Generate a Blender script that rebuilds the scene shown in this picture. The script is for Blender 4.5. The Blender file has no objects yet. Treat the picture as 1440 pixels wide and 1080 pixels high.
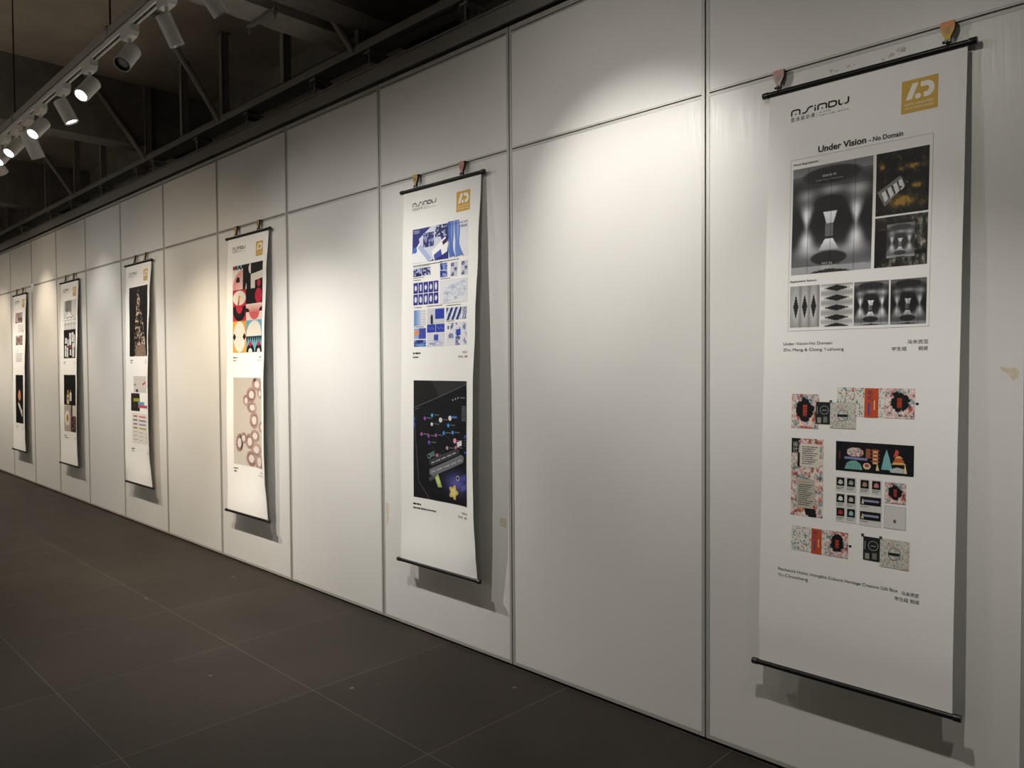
import bpy, bmesh, math, random
from mathutils import Vector, Matrix
R0 = random.Random(7)
C = bpy.context.scene.collection

# ------------------------------------------------------------------ helpers
def s2l(c):
    return tuple((x / 12.92 if x <= 0.04045 else ((x + 0.055) / 1.055) ** 2.4) for x in c)

def rgb(r, g, b):
    return s2l((r / 255, g / 255, b / 255))

def mat(name, base, rough=0.5, metal=0.0, spec=0.5):
    m = bpy.data.materials.new(name)
    m.use_nodes = True
    b = m.node_tree.nodes['Principled BSDF']
    b.inputs['Base Color'].default_value = (*base, 1)
    b.inputs['Roughness'].default_value = rough
    b.inputs['Metallic'].default_value = metal
    b.inputs['Specular IOR Level'].default_value = spec
    return m

def nd(m, t, **kw):
    n = m.node_tree.nodes.new(t)
    for k, v in kw.items():
        setattr(n, k, v)
    return n

def lk(m, a, b):
    m.node_tree.links.new(a, b)

def bsdf(m):
    return m.node_tree.nodes['Principled BSDF']

def mapping(m, scale):
    tc = nd(m, 'ShaderNodeTexCoord')
    mp = nd(m, 'ShaderNodeMapping')
    mp.inputs['Scale'].default_value = scale
    lk(m, tc.outputs['Object'], mp.inputs['Vector'])
    return mp

def noise(m, vec, scale=1.0, detail=4, rough=0.6):
    n = nd(m, 'ShaderNodeTexNoise')
    n.inputs['Scale'].default_value = scale
    n.inputs['Detail'].default_value = detail
    n.inputs['Roughness'].default_value = rough
    lk(m, vec.outputs[0], n.inputs['Vector'])
    return n

def ramp(m, fac, stops):
    r = nd(m, 'ShaderNodeValToRGB')
    e = r.color_ramp.elements
    while len(e) < len(stops):
        e.new(0.5)
    for el, (p, c) in zip(e, stops):
        el.position = p
        el.color = (*c, 1)
    lk(m, fac, r.inputs['Fac'])
    return r

def bump(m, height, strength, dist):
    b = nd(m, 'ShaderNodeBump')
    b.inputs['Strength'].default_value = strength
    b.inputs['Distance'].default_value = dist
    lk(m, height, b.inputs['Height'])
    lk(m, b.outputs['Normal'], bsdf(m).inputs['Normal'])

def tag(o, label=None, cat=None, group=None, kind=None):
    if label: o['label'] = label
    if cat: o['category'] = cat
    if group: o['group'] = group
    if kind: o['kind'] = kind
    return o

def empty(name, loc=(0, 0, 0)):
    o = bpy.data.objects.new(name, None)
    o.empty_display_size = 0.05
    C.objects.link(o)
    o.location = loc
    return o

def build(name, bm, m, parent=None, smooth=False, loc=None):
    me = bpy.data.meshes.new(name)
    bmesh.ops.recalc_face_normals(bm, faces=bm.faces)
    bm.to_mesh(me)
    bm.free()
    if m: me.materials.append(m)
    if smooth:
        for p in me.polygons: p.use_smooth = True
        try:
            me.set_sharp_from_angle(angle=math.radians(40))
        except Exception:
            pass
    o = bpy.data.objects.new(name, me)
    C.objects.link(o)
    if parent: o.parent = parent
    if loc: o.location = loc
    return o

def box(bm, x0, x1, y0, y1, z0, z1, bev=0.0):
    vs = [bm.verts.new((x, y, z)) for x in (x0, x1) for y in (y0, y1) for z in (z0, z1)]
    fs = [(0, 1, 3, 2), (4, 6, 7, 5), (0, 4, 5, 1), (2, 3, 7, 6), (0, 2, 6, 4), (1, 5, 7, 3)]
    faces = [bm.faces.new([vs[i] for i in f]) for f in fs]
    if bev > 0:
        es = list({e for f in faces for e in f.edges})
        bmesh.ops.bevel(bm, geom=es, offset=bev, segments=2, affect='EDGES', profile=0.5)

def tube(bm, p0, p1, r, n=16, r1=None, caps=True):
    p0, p1 = Vector(p0), Vector(p1)
    r1 = r if r1 is None else r1
    d = (p1 - p0).normalized()
    a = d.orthogonal().normalized()
    b = d.cross(a)
    A, B = [], []
    for i in range(n):
        t = 2 * math.pi * i / n
        o = a * math.cos(t) + b * math.sin(t)
        A.append(bm.verts.new(p0 + o * r))
        B.append(bm.verts.new(p1 + o * r1))
    for i in range(n):
        bm.faces.new((A[i], A[(i + 1) % n], B[(i + 1) % n], B[i]))
    if caps:
        bm.faces.new(A[::-1])
        bm.faces.new(B)

def lathe(bm, prof, p0, d, n=28):
    # prof: list of (distance along axis, radius)
    p0, d = Vector(p0), Vector(d).normalized()
    a = d.orthogonal().normalized()
    b = d.cross(a)
    rings = []
    for (s, r) in prof:
        if r < 1e-6:
            rings.append([bm.verts.new(p0 + d * s)])
        else:
            rings.append([bm.verts.new(p0 + d * s + (a * math.cos(2 * math.pi * i / n) + b * math.sin(2 * math.pi * i / n)) * r) for i in range(n)])
    for q, w in zip(rings, rings[1:]):
        for i in range(n):
            j = (i + 1) % n
            if len(q) == 1 and len(w) == 1: continue
            if len(q) == 1: bm.faces.new((q[0], w[j], w[i]))
            elif len(w) == 1: bm.faces.new((q[i], q[j], w[0]))
            else: bm.faces.new((q[i], q[j], w[j], w[i]))

def BM():
    return bmesh.new()

# ------------------------------------------------------------------ materials
M = {}
# white melamine boards with a fine upright grain and a slight sheen
m = mat('white_melamine', (0.76, 0.755, 0.735), 0.36, 0, 0.5)
mp = mapping(m, (260, 260, 5))
n1 = noise(m, mp, 1.0, 3, 0.6)
mp2 = mapping(m, (0.9, 0.9, 0.7))
n2 = noise(m, mp2, 1.0, 3, 0.5)
cr = ramp(m, n2.outputs['Fac'], [(0.3, (0.69, 0.685, 0.665)), (0.7, (0.73, 0.725, 0.705))])
lk(m, cr.outputs['Color'], bsdf(m).inputs['Base Color'])
rr = ramp(m, n1.outputs['Fac'], [(0.3, (0.30,) * 3), (0.75, (0.46,) * 3)])
lk(m, rr.outputs['Color'], bsdf(m).inputs['Roughness'])
bump(m, n1.outputs['Fac'], 0.35, 0.0014)
M['panel'] = m
M['alu'] = mat('brushed_aluminium', (0.46, 0.45, 0.43), 0.5, 0.25)
M['slot'] = mat('black_gap', (0.006, 0.006, 0.006), 0.8)
# dark grey stone-look floor tiles
m = mat('floor_tile', (0.1, 0.09, 0.08), 0.5, 0, 0.08)
tc = nd(m, 'ShaderNodeTexCoord')
mp = nd(m, 'ShaderNodeMapping')
mp.inputs['Location'].default_value = (1.587, 0.93, 0)
lk(m, tc.outputs['Object'], mp.inputs['Vector'])
br = nd(m, 'ShaderNodeTexBrick')
br.offset = 0.0
br.inputs['Scale'].default_value = 1.0
br.inputs['Brick Width'].default_value = 0.934
br.inputs['Row Height'].default_value = 0.934
br.inputs['Mortar Size'].default_value = 0.0016
br.inputs['Mortar Smooth'].default_value = 0.1
br.inputs['Bias'].default_value = 0.0
br.inputs['Color1'].default_value = (0.032, 0.027, 0.022, 1)
br.inputs['Color2'].default_value = (0.038, 0.032, 0.026, 1)
br.inputs['Mortar'].default_value = (0.12, 0.105, 0.09, 1)
lk(m, mp.outputs[0], br.inputs['Vector'])
ng = mapping(m, (1.3, 1.3, 1.3))
n1 = noise(m, ng, 1.0, 6, 0.65)
c1 = ramp(m, n1.outputs['Fac'], [(0.3, (0.72,) * 3), (0.72, (1.22,) * 3)])
mx = nd(m, 'ShaderNodeMix', data_type='RGBA', blend_type='MULTIPLY')
mx.inputs['Factor'].default_value = 1.0
lk(m, br.outputs['Color'], mx.inputs[6])
lk(m, c1.outputs['Color'], mx.inputs[7])
# scattered pale scuff spots
sp = mapping(m, (3.1, 3.1, 3.1))
vo = nd(m, 'ShaderNodeTexVoronoi')
vo.inputs['Scale'].default_value = 1.0
vo.inputs['Randomness'].default_value = 1.0
lk(m, sp.outputs[0], vo.inputs['Vector'])
cs = ramp(m, vo.outputs['Distance'], [(0.030, (1, 1, 1)), (0.042, (0, 0, 0))])
mx2 = nd(m, 'ShaderNodeMix', data_type='RGBA')
mx2.inputs[7].default_value = (0.21, 0.2, 0.185, 1)
mul = nd(m, 'ShaderNodeMath', operation='MULTIPLY')
mul.inputs[1].default_value = 0.55
lk(m, cs.outputs['Color'], mul.inputs[0])
lk(m, mul.outputs[0], mx2.inputs['Factor'])
lk(m, mx.outputs[2], mx2.inputs[6])
lk(m, mx2.outputs[2], bsdf(m).inputs['Base Color'])
n3 = noise(m, mapping(m, (60, 60, 60)), 1.0, 4, 0.6)
bump(m, n3.outputs['Fac'], 0.08, 0.001)
r3 = ramp(m, n1.outputs['Fac'], [(0.3, (0.44,) * 3), (0.7, (0.56,) * 3)])
lk(m, r3.outputs['Color'], bsdf(m).inputs['Roughness'])
M['floor'] = m

def mottled(name, base, rough, var=0.15, scale=2.0):
    m = mat(name, base, rough, 0, 0.3)
    n = noise(m, mapping(m, (scale,) * 3), 1.0, 5, 0.6)
    r = ramp(m, n.outputs['Fac'], [(0.3, tuple(c * (1 - var) for c in base)), (0.7, tuple(c * (1 + var) for c in base))])
    lk(m, r.outputs['Color'], bsdf(m).inputs['Base Color'])
    return m
M['ceiling'] = mottled('dark_painted_slab', (0.40, 0.345, 0.285), 0.85)
M['concrete'] = mottled('dull_concrete', (0.17, 0.16, 0.145), 0.85, 0.2, 4)
M['duct'] = mottled('galvanised_duct', (0.36, 0.34, 0.30), 0.6, 0.15, 6)
M['darksteel'] = mat('dark_painted_steel', (0.22, 0.205, 0.185), 0.6, 0.1)
M['header'] = mat('grey_track_box', (0.19, 0.185, 0.17), 0.55, 0.1)
M['whiteplaster'] = mottled('pale_plaster', (0.62, 0.60, 0.56), 0.8, 0.05, 1)
M['darkplaster'] = mottled('dark_plaster', (0.26, 0.24, 0.21), 0.85, 0.1, 1)
M['strut'] = mat('grey_strut', (0.36, 0.34, 0.32), 0.5, 0.1)
M['lampwhite'] = mat('white_powder_coat', (0.72, 0.70, 0.67), 0.42)
M['black'] = mat('black_plastic', (0.012, 0.012, 0.012), 0.32)
M['rodblack'] = mat('black_rod', (0.005, 0.0045, 0.0045), 0.35, 0, 0.35)
M['fabric'] = mat('white_banner_fabric', (0.88, 0.875, 0.855), 0.62, 0, 0.25)
n = noise(M['fabric'], mapping(M['fabric'], (3, 3, 1.2)), 1.0, 3, 0.5)
bump(M['fabric'], n.outputs['Fac'], 0.25, 0.01)
M['reflector'] = mat('chrome_reflector', (0.7, 0.7, 0.72), 0.15, 1.0)
M['tape'] = mottled('old_tape', (0.62, 0.55, 0.42), 0.6, 0.15, 40)
M['glue'] = mottled('grey_glue_mark', (0.50, 0.49, 0.465), 0.6, 0.12, 60)
# printed ink: colours carried by the print mesh itself
m = mat('printed_ink', (1, 1, 1), 0.5, 0, 0.3)
at = nd(m, 'ShaderNodeAttribute', attribute_name='ink')
lk(m, at.outputs['Color'], bsdf(m).inputs['Base Color'])
M['ink'] = m

def lens_mat(name, col, strength):
    m = bpy.data.materials.new(name)
    m.use_nodes = True
    b = bsdf(m)
    b.inputs['Base Color'].default_value = (0.9, 0.9, 0.9, 1)
    b.inputs['Emission Color'].default_value = (*col, 1)
    b.inputs['Emission Strength'].default_value = strength
    return m
COOL = (1.0, 0.97, 0.93)
NEUT = (1.0, 0.955, 0.885)
WARM = (1.0, 0.83, 0.62)
SOFT = (1.0, 0.89, 0.74)
M['lens_cool'] = lens_mat('lit_lens_white', (1, 0.97, 0.95), 14)
M['lens_off'] = mat('unlit_lens', (0.5, 0.5, 0.52), 0.35)

# ------------------------------------------------------------------ setting
ZR, ZT = 2.859, 3.4965                       # transom slot and head slot heights
SEAM0, PW = -1.7124, 1.2
XL, XR = SEAM0 - 17 * PW, SEAM0 + 3 * PW     # extent of the partition

bm = BM()
box(bm, -24, 5.2, -6.6, 2.6, -0.2, 0.0)
tag(build('floor', bm, M['floor']), 'dark grey stone-look tiled floor with thin pale joints', kind='structure')
ceil = BM()
box(ceil, -24, 5.2, -6.6, 2.6, 4.6, 4.8)
ceil = tag(build('ceiling', ceil, M['ceiling']), 'dark painted slab above the lighting track', kind='structure')
for k, (x0, x1, lb) in enumerate(((-8.52, -8.25, 'deep concrete beam crossing under the slab behind the row of spotlights'), (-4.42, -4.16, 'deep concrete beam crossing under the slab beside the duct'), (-12.7, -12.4, 'farthest deep concrete beam under the slab'))):
    bm = BM()
    box(bm, x0, x1, -6.6, 0.75, 3.98, 4.6)
    tag(build('trim_%d' % (k + 1), bm, M['concrete']), lb, kind='structure')
bm = BM()
box(bm, -24, 5.2, 0.75, 1.0, 4.05, 4.6)
tag(build('trim_4', bm, M['concrete']), 'long concrete beam running above and behind the white wall', kind='structure')

def wall(name, *b, m='whiteplaster'):
    bm = BM()
    box(bm, *b)
    return tag(build(name, bm, M[m]), kind='structure')
wall('wall_left', -24, 5.2, -6.8, -6.6, 0, 4.6)
wall('wall_back', 5.2, 5.4, -6.6, 2.6, 0, 4.6)
wall('wall_front', -24.2, -24, -6.6, 2.6, 0, 4.6, m='darkplaster')
wall('wall_behind', -24, 5.2, 2.6, 2.8, 0, 4.6, m='darkplaster')

# the white partition that the banners hang on: a dark core carrying framed boards
bm = BM()
box(bm, XL, XR, 0.022, 0.10, 0.012, 3.525)
wr = tag(build('wall_right', bm, M['slot']), 'long white panelled partition wall with aluminium seams', kind='structure')
for k in range(20):
    xb = XR - k * PW
    xa = xb - PW
    a, b = xa + 0.004, xb - 0.004
    e = 0.0165
    for nm, z0, z1 in (('lower_board', 0.034, ZR - 0.016), ('upper_board', ZR + 0.013, ZT - 0.0125)):
        bm = BM()
        box(bm, a + e, b - e, -0.0005, 0.022, z0, z1)
        build(nm, bm, M['panel'], wr)
    bm = BM()
    box(bm, a, a + e - 0.001, -0.002, 0.022, 0.016, 3.526)
    box(bm, b - e + 0.001, b, -0.002, 0.022, 0.016, 3.526)
    i0, i1 = a + e - 0.001, b - e + 0.001
    box(bm, i0, i1, -0.0015, 0.022, 0.016, 0.033)
    box(bm, i0, i1, -0.0015, 0.022, ZR - 0.0155, ZR - 0.003)
    box(bm, i0, i1, -0.0015, 0.022, ZR + 0.003, ZR + 0.0125)
    box(bm, i0, i1, -0.0015, 0.022, ZT - 0.012, ZT - 0.0035)
    box(bm, i0, i1, -0.0015, 0.022, ZT + 0.0035, 3.526)
    build('panel_frame', bm, M['alu'], wr)

# ------------------------------------------------------------------ steelwork above the partition
tr = tag(empty('partition_track', (0, 0, 3.545)), 'long grey overhead track box running along the top of the white wall', 'ceiling track')
bm = BM()
box(bm, XL, XR, -0.03, 0.14, 3.545, 3.635, 0.003)
box(bm, XL, XR, -0.042, -0.028, 3.627, 3.637)
box(bm, XL, XR, -0.036, -0.028, 3.535, 3.549)
build('track_box', bm, M['header'], tr, loc=(0, 0, -3.545))
HX = [-3.26, -4.21, -4.89, -5.93, -6.91, -7.94, -8.39, -9.49, -10.61, -11.53, -12.98, -14.4, -2.1]
bm0 = BM()
tube(bm0, (0, 0.0, 3.62), (0, 0.0, 3.80), 0.007, 8)
tube(bm0, (0, 0.11, 3.62), (0, 0.11, 3.80), 0.007, 8)
box(bm0, -0.035, 0.035, -0.02, 0.13, 3.755, 3.768)
box(bm0, -0.035, -0.03, -0.02, 0.13, 3.72, 3.768)
hang = build('hanger_bracket', bm0, M['darksteel'], tr, loc=(HX[0], 0, -3.545))
for x in HX[1:]:
    o = hang.copy()
    C.objects.link(o)
    o.location.x = x
sf = tag(empty('steel_support_frame', (0, 0.05, 3.79)), 'dark steel channel with upright posts rising to the slab above the wall', 'steel frame')
bm = BM()
box(bm, XL, XR, 0.02, 0.032, 3.79, 3.88)
box(bm, XL, XR, -0.015, 0.13, 3.79, 3.80)
box(bm, XL, XR, 0.02, 0.13, 3.872, 3.88)
build('channel', bm, M['header'], sf, loc=(0, -0.05, -3.79))
PX = [-5.41, -6.47, -7.32, -8.235, -9.61, -10.59, -11.87, -12.86, -13.99, -15.1, -3.3, -4.40]
for x in PX:
    top = 3.985 if -4.42 <= x <= -4.16 or -8.52 <= x <= -8.25 else 4.599
    w = 0.03
    bm = BM()
    box(bm, x - w, x + w, 0.03, 0.036, 3.86, top)
    box(bm, x + w - 0.006, x + w, 0.03, 0.09, 3.86, top)
    box(bm, x - 0.05, x + 0.05, 0.01, 0.10, top - 0.008, top)
    build('post', bm, M['darksteel'], sf, loc=(0, -0.05, -3.79))
for x, yt, zt in ((-6.50, -0.50, 4.6), (-8.22, -0.55, 4.6), (-10.62, -0.5, 4.6), (-4.43, -0.22, 4.1)):
    bm = BM()
    tube(bm, (x, 0.03, 3.84), (x, yt, zt - 0.005), 0.025, 10)
    box(bm, x - 0.05, x + 0.05, yt - 0.06, yt + 0.06, zt - 0.01, zt)
    build('brace', bm, M['darksteel'], sf, loc=(0, -0.05, -3.79))

du = tag(empty('rectangular_duct', (-4.70, -0.8, 4.0)), 'long galvanised rectangular duct crossing under the slab toward the wall', 'duct')
bm = BM()
box(bm, -4.84, -4.58, -6.3, 0.35, 4.0, 4.10, 0.003)
L0 = (4.70, 0.8, -4.0)
build('duct_casing', bm, M['duct'], du, loc=L0)
for y in (-0.50, -2.6):
    bm = BM()
    box(bm, -4.90, -4.52, y - 0.012, y + 0.012, 3.976, 3.999)
    h = build('trapeze_bar', bm, M['darksteel'], du, loc=L0)
    for x in (-4.885, -4.535):
        bm = BM()
        tube(bm, (x, y, 3.93), (x, y, 4.599), 0.005, 8)
        tube(bm, (x, y, 3.955), (x, y, 3.976), 0.011, 6)
        build('threaded_rod', bm, M['darksteel'], h)
pi = tag(empty('conduit_pipe', (-4.50, -0.5, 4.15)), 'thick grey conduit pipe running beside the duct under the slab', 'pipe')
L1 = (4.50, 0.5, -4.15)
bm = BM()
tube(bm, (-4.465, -6.3, 4.17), (-4.465, 0.1, 4.17), 0.042, 16)
build('pipe_run', bm, M['duct'], pi, loc=L1)
for y in (-0.35, -0.1, -1.6):
    bm = BM()
    tube(bm, (-4.465, y, 4.17), (-4.465, y + 0.03, 4.17), 0.05, 16)
    box(bm, -4.475, -4.455, y, y + 0.025, 4.21, 4.599)
    build('pipe_clamp', bm, M['darksteel'], pi, loc=L1)

# ------------------------------------------------------------------ lighting track and spotlights
YT = -1.5
ZK = 3.464                                    # underside of the white rail
lt = tag(empty('lighting_track', (-6, YT, ZK)), 'long white lighting rail under a grey strut hung on thin rods', 'lighting track')
L2 = (6, -YT, -ZK)
bm = BM()
box(bm, -16, 3.0, YT - 0.021, YT + 0.021, ZK + 0.032, ZK + 0.085, 0.003)
build('strut', bm, M['strut'], lt, loc=L2)
bm = BM()
for ya, yb in ((-0.018, -0.008), (0.008, 0.018)):
    box(bm, -16, 3.0, YT + ya, YT + yb, ZK, ZK + 0.032)
box(bm, -16, 3.0, YT - 0.018, YT + 0.018, ZK + 0.027, ZK + 0.033)
build('rail', bm, M['lampwhite'], lt, loc=L2)
bm = BM()
box(bm, -16, 3.0, YT - 0.008, YT + 0.008, ZK + 0.012, ZK + 0.027)
build('rail_slot', bm, M['slot'], lt, loc=L2)
for x in (-2.47, -4.52, -6.568, -8.62, -10.67, -12.7):
    bm = BM()
    box(bm, x - 0.02, x + 0.02, YT - 0.026, YT + 0.026, ZK + 0.083, ZK + 0.091)
    box(bm, x - 0.02, x + 0.02, YT - 0.026, YT - 0.022, ZK + 0.035, ZK + 0.09)
    box(bm, x - 0.02, x + 0.02, YT + 0.022, YT + 0.026, ZK + 0.035, ZK + 0.09)
    h = build('strut_clip', bm, M['strut'], lt, loc=L2)
    bm = BM()
    tube(bm, (x, YT, ZK + 0.09), (x, YT, 4.599 if not (-8.52 < x < -8.25) else 3.98), 0.005, 8)
    build('suspension_rod', bm, M['black'], h)

def spotlight(x, aim, lit, label, power=0, col=NEUT, size=75, L=0.145, r=0.042, group=None, blend=1.0, spill=0.0, y=YT):
    aim = Vector(aim).normalized()
    root = tag(empty('track_spotlight', (x, y, ZK)), label, 'spotlight', group)
    bm = BM()
    w = 0.075
    vs = []
    for (px, z) in ((-w, -0.0005), (w, -0.0005), (w, -0.034), (w - 0.02, -0.054), (-w + 0.02, -0.054), (-w, -0.034)):
        vs.append((px, z))
    f = [bm.verts.new((p, -0.0225, z)) for p, z in vs]
    b = [bm.verts.new((p, 0.0225, z)) for p, z in vs]
    bm.faces.new(f)
    bm.faces.new(b[::-1])
    for i in range(6):
        j = (i + 1) % 6
        bm.faces.new((f[i], b[i], b[j], f[j]))
    build('adaptor', bm, M['lampwhite'], root)
    piv = Vector((0.0, 0.0, -0.135))
    bm = BM()
    tube(bm, (0, 0, -0.050), (0, 0, -0.108), 0.0105, 14)
    build('stem', bm, M['lampwhite'], root, smooth=True)
    back = piv - aim * 0.045
    bm = BM()
    lathe(bm, [(0, 0), (0, r - 0.004), (0.004, r), (L, r), (L, r - 0.0035), (L - 0.022, r - 0.0045), (L - 0.022, 0)], back, aim)
    hd = build('head', bm, M['lampwhite'], root, smooth=True)
    bm = BM()
    lathe(bm, [(L - 0.001, r - 0.0036), (L - 0.0005, r - 0.008), (L - 0.019, r - 0.012)], back, aim)
    build('reflector_ring', bm, M['reflector'] if lit else M['black'], hd, smooth=True)
    bm = BM()
    s = L - 0.010 if lit else L - 0.017
    lathe(bm, [(s - 0.003, r - 0.0095 if lit else r - 0.012), (s, r - 0.010 if lit else r - 0.0125), (s + 0.003, (r - 0.01) * 0.6), (s + 0.004, 0)], back, aim)
    ln = build('lens', bm, M['lens_cool'] if lit else M['lens_off'], hd, smooth=True)
    if lit:
        for nm, pw, sz in (('spot_beam', power, size), ('spot_spill', power * spill, 150)):
            if pw <= 0: continue
            ld = bpy.data.lights.new(nm, 'SPOT')
            ld.energy = pw
            ld.color = col
            ld.spot_size = math.radians(sz)
            ld.spot_blend = blend
            ld.shadow_soft_size = 0.026
            lo = bpy.data.objects.new(nm, ld)
            C.objects.link(lo)
            lo.parent = root
            lo.location = back + aim * (L + 0.006)
            lo.rotation_euler = (-aim).to_track_quat('Z', 'Y').to_euler()
    return root

PW_ = 64
AW = 115
AWAY = (0.29, -0.55, -0.71)
# in view, front to back along the rail
spotlight(-3.30, (0.0, 0.62, -0.78), False, 'nearest white spotlight on the rail, cut off by the top edge', r=0.036)
spotlight(-3.74, (-0.02, 0.47, -0.88), True, 'white spotlight tilted to the wall, seen as a plain closed cylinder', PW_ * 1.6, NEUT, 100, r=0.036, spill=0.3)
spotlight(-4.235, (0.37, -0.53, -0.77), False, 'unlit white spotlight showing its dark glass lens')
spotlight(-4.877, AWAY, True, 'lit white spotlight right behind the unlit one, turned away from the wall', AW, COOL, 70)
spotlight(-5.388, (0.19, 0.40, -0.90), True, 'lit white spotlight with a glowing lens aimed down at the wall', PW_ * 4.3, NEUT, 84, spill=0.21)
spotlight(-5.903, AWAY, True, 'lit white spotlight half covering the long thick spotlight behind it', AW, COOL, 70)
spotlight(-6.227, (-0.22, 0.45, -0.87), True, 'longest and thickest white spotlight with a thin glowing rim, aimed at the wall', PW_ * 4.0, WARM, 84, L=0.20, r=0.046, spill=0.18)
spotlight(-6.541, AWAY, True, 'lit white spotlight left of the long thick spotlight', AW, COOL, 70)
spotlight(-6.86, AWAY, True, 'lit white spotlight touching the left edge of the picture', AW, COOL, 70)
spotlight(-7.20, (-0.40, 0.62, -0.68), True, 'white spotlight at the left edge with only its glowing rim end in view', PW_ * 0.6, WARM, 70, spill=0.3)
# the rail goes on out of view at both ends
OUT = 'white spotlight on the part of the rail that runs out of the picture'
G = 'spotlights on the rail out of the picture'
LOW = (0, 0.45, -0.89)
for x, aim, pw, c, sz, sp in ((-2.36, (0.14, 0.82, -0.56), PW_ * 1.75, NEUT, 57, 0.19), (-1.05, (0, 0.50, -0.866), PW_ * 1.35, NEUT, 60, 0.24), (0.2, (0, 0.50, -0.866), PW_ * 0.95, NEUT, 70, 0.14),
                      (-9.5, (0, 0.80, -0.60), PW_ * 0.9, COOL, 56, 0.2), (-11.8, (0, 0.84, -0.54), PW_ * 1.9, WARM, 50, 0.15), (-14.2, (0, 0.80, -0.60), PW_ * 1.5, WARM, 54, 0.2),
                      (-8.3, LOW, PW_ * 2.2, NEUT, 84, 0.2), (-10.7, LOW, PW_ * 2.4, SOFT, 84, 0.25), (-13.1, LOW, PW_ * 2.9, SOFT, 84, 0.25), (-15.2, LOW, PW_ * 3.0, SOFT, 84, 0.2),
                      (-10.1, AWAY, AW, COOL, 70, 0), (-12.4, AWAY, AW, COOL, 70, 0)):
    spotlight(x, aim, True, OUT, pw, c, sz, group=G, spill=sp)
# added unseen rail: its fill lamps bounce light off the opposite wall
Y2 = -4.9
bm = BM()
box(bm, -16, 4.0, Y2 - 0.02, Y2 + 0.02, ZK, ZK + 0.06)
fill_rail = build('lighting_track', bm, M['lampwhite'])
tag(fill_rail, 'added second white rail for fill light across the aisle, out of the picture', 'lighting track')
for k in range(9):
    spotlight(-15.5 + k * 1.5, (0, -0.78, -0.62), True, 'added white fill spotlight on the unseen second rail across the aisle', 95, NEUT, 120, group='added fill spotlights on the second rail', y=Y2)
# ------------------------------------------------------------------ printed artwork (sheet coordinates: cm across from the middle, cm down from the top)
_tc = {}
def text_mesh(s, bold):
    k = (s, bold)
    if k not in _tc:
        cu = bpy.data.curves.new('lettering', 'FONT')
        cu.body = s
        cu.size = 1
        cu.resolution_u = 3
        cu.offset = bold
        o = bpy.data.objects.new('lettering', cu)
        C.objects.link(o)
        bpy.context.view_layer.update()
        me = o.evaluated_get(bpy.context.evaluated_depsgraph_get()).to_mesh()
        vs = [(v.co.x, v.co.y) for v in me.vertices]
        fs = [tuple(p.vertices) for p in me.polygons]
        o.evaluated_get(bpy.context.evaluated_depsgraph_get()).to_mesh_clear()
        bpy.data.objects.remove(o)
        bpy.data.curves.remove(cu)
        _tc[k] = (vs, fs)
    return _tc[k]

def hsh(i, j, s=0):
    n = (i * 374761393 + j * 668265263 + s * 974634777) & 0xffffffff
    n = ((n ^ (n >> 13)) * 1274126177) & 0xffffffff
    return ((n ^ (n >> 16)) & 0xffff) / 65535.0

def vn(x, y, s=0):
    i, j = math.floor(x), math.floor(y)
    fx, fy = x - i, y - j
    fx, fy = fx * fx * (3 - 2 * fx), fy * fy * (3 - 2 * fy)
    a = hsh(i, j, s) * (1 - fx) + hsh(i + 1, j, s) * fx
    b = hsh(i, j + 1, s) * (1 - fx) + hsh(i + 1, j + 1, s) * fx
    return a * (1 - fy) + b * fy

def fbm(x, y, s=0):
    return 0.5 * vn(x, y, s) + 0.3 * vn(x * 2.1, y * 2.1, s + 1) + 0.2 * vn(x * 4.3, y * 4.3, s + 2)

def mixc(a, b, t):
    t = max(0.0, min(1.0, t))
    return tuple(x + (y - x) * t for x, y in zip(a, b))

def G_(v):
    v = max(0, min(255, v))
    return (v, v, v)

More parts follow.
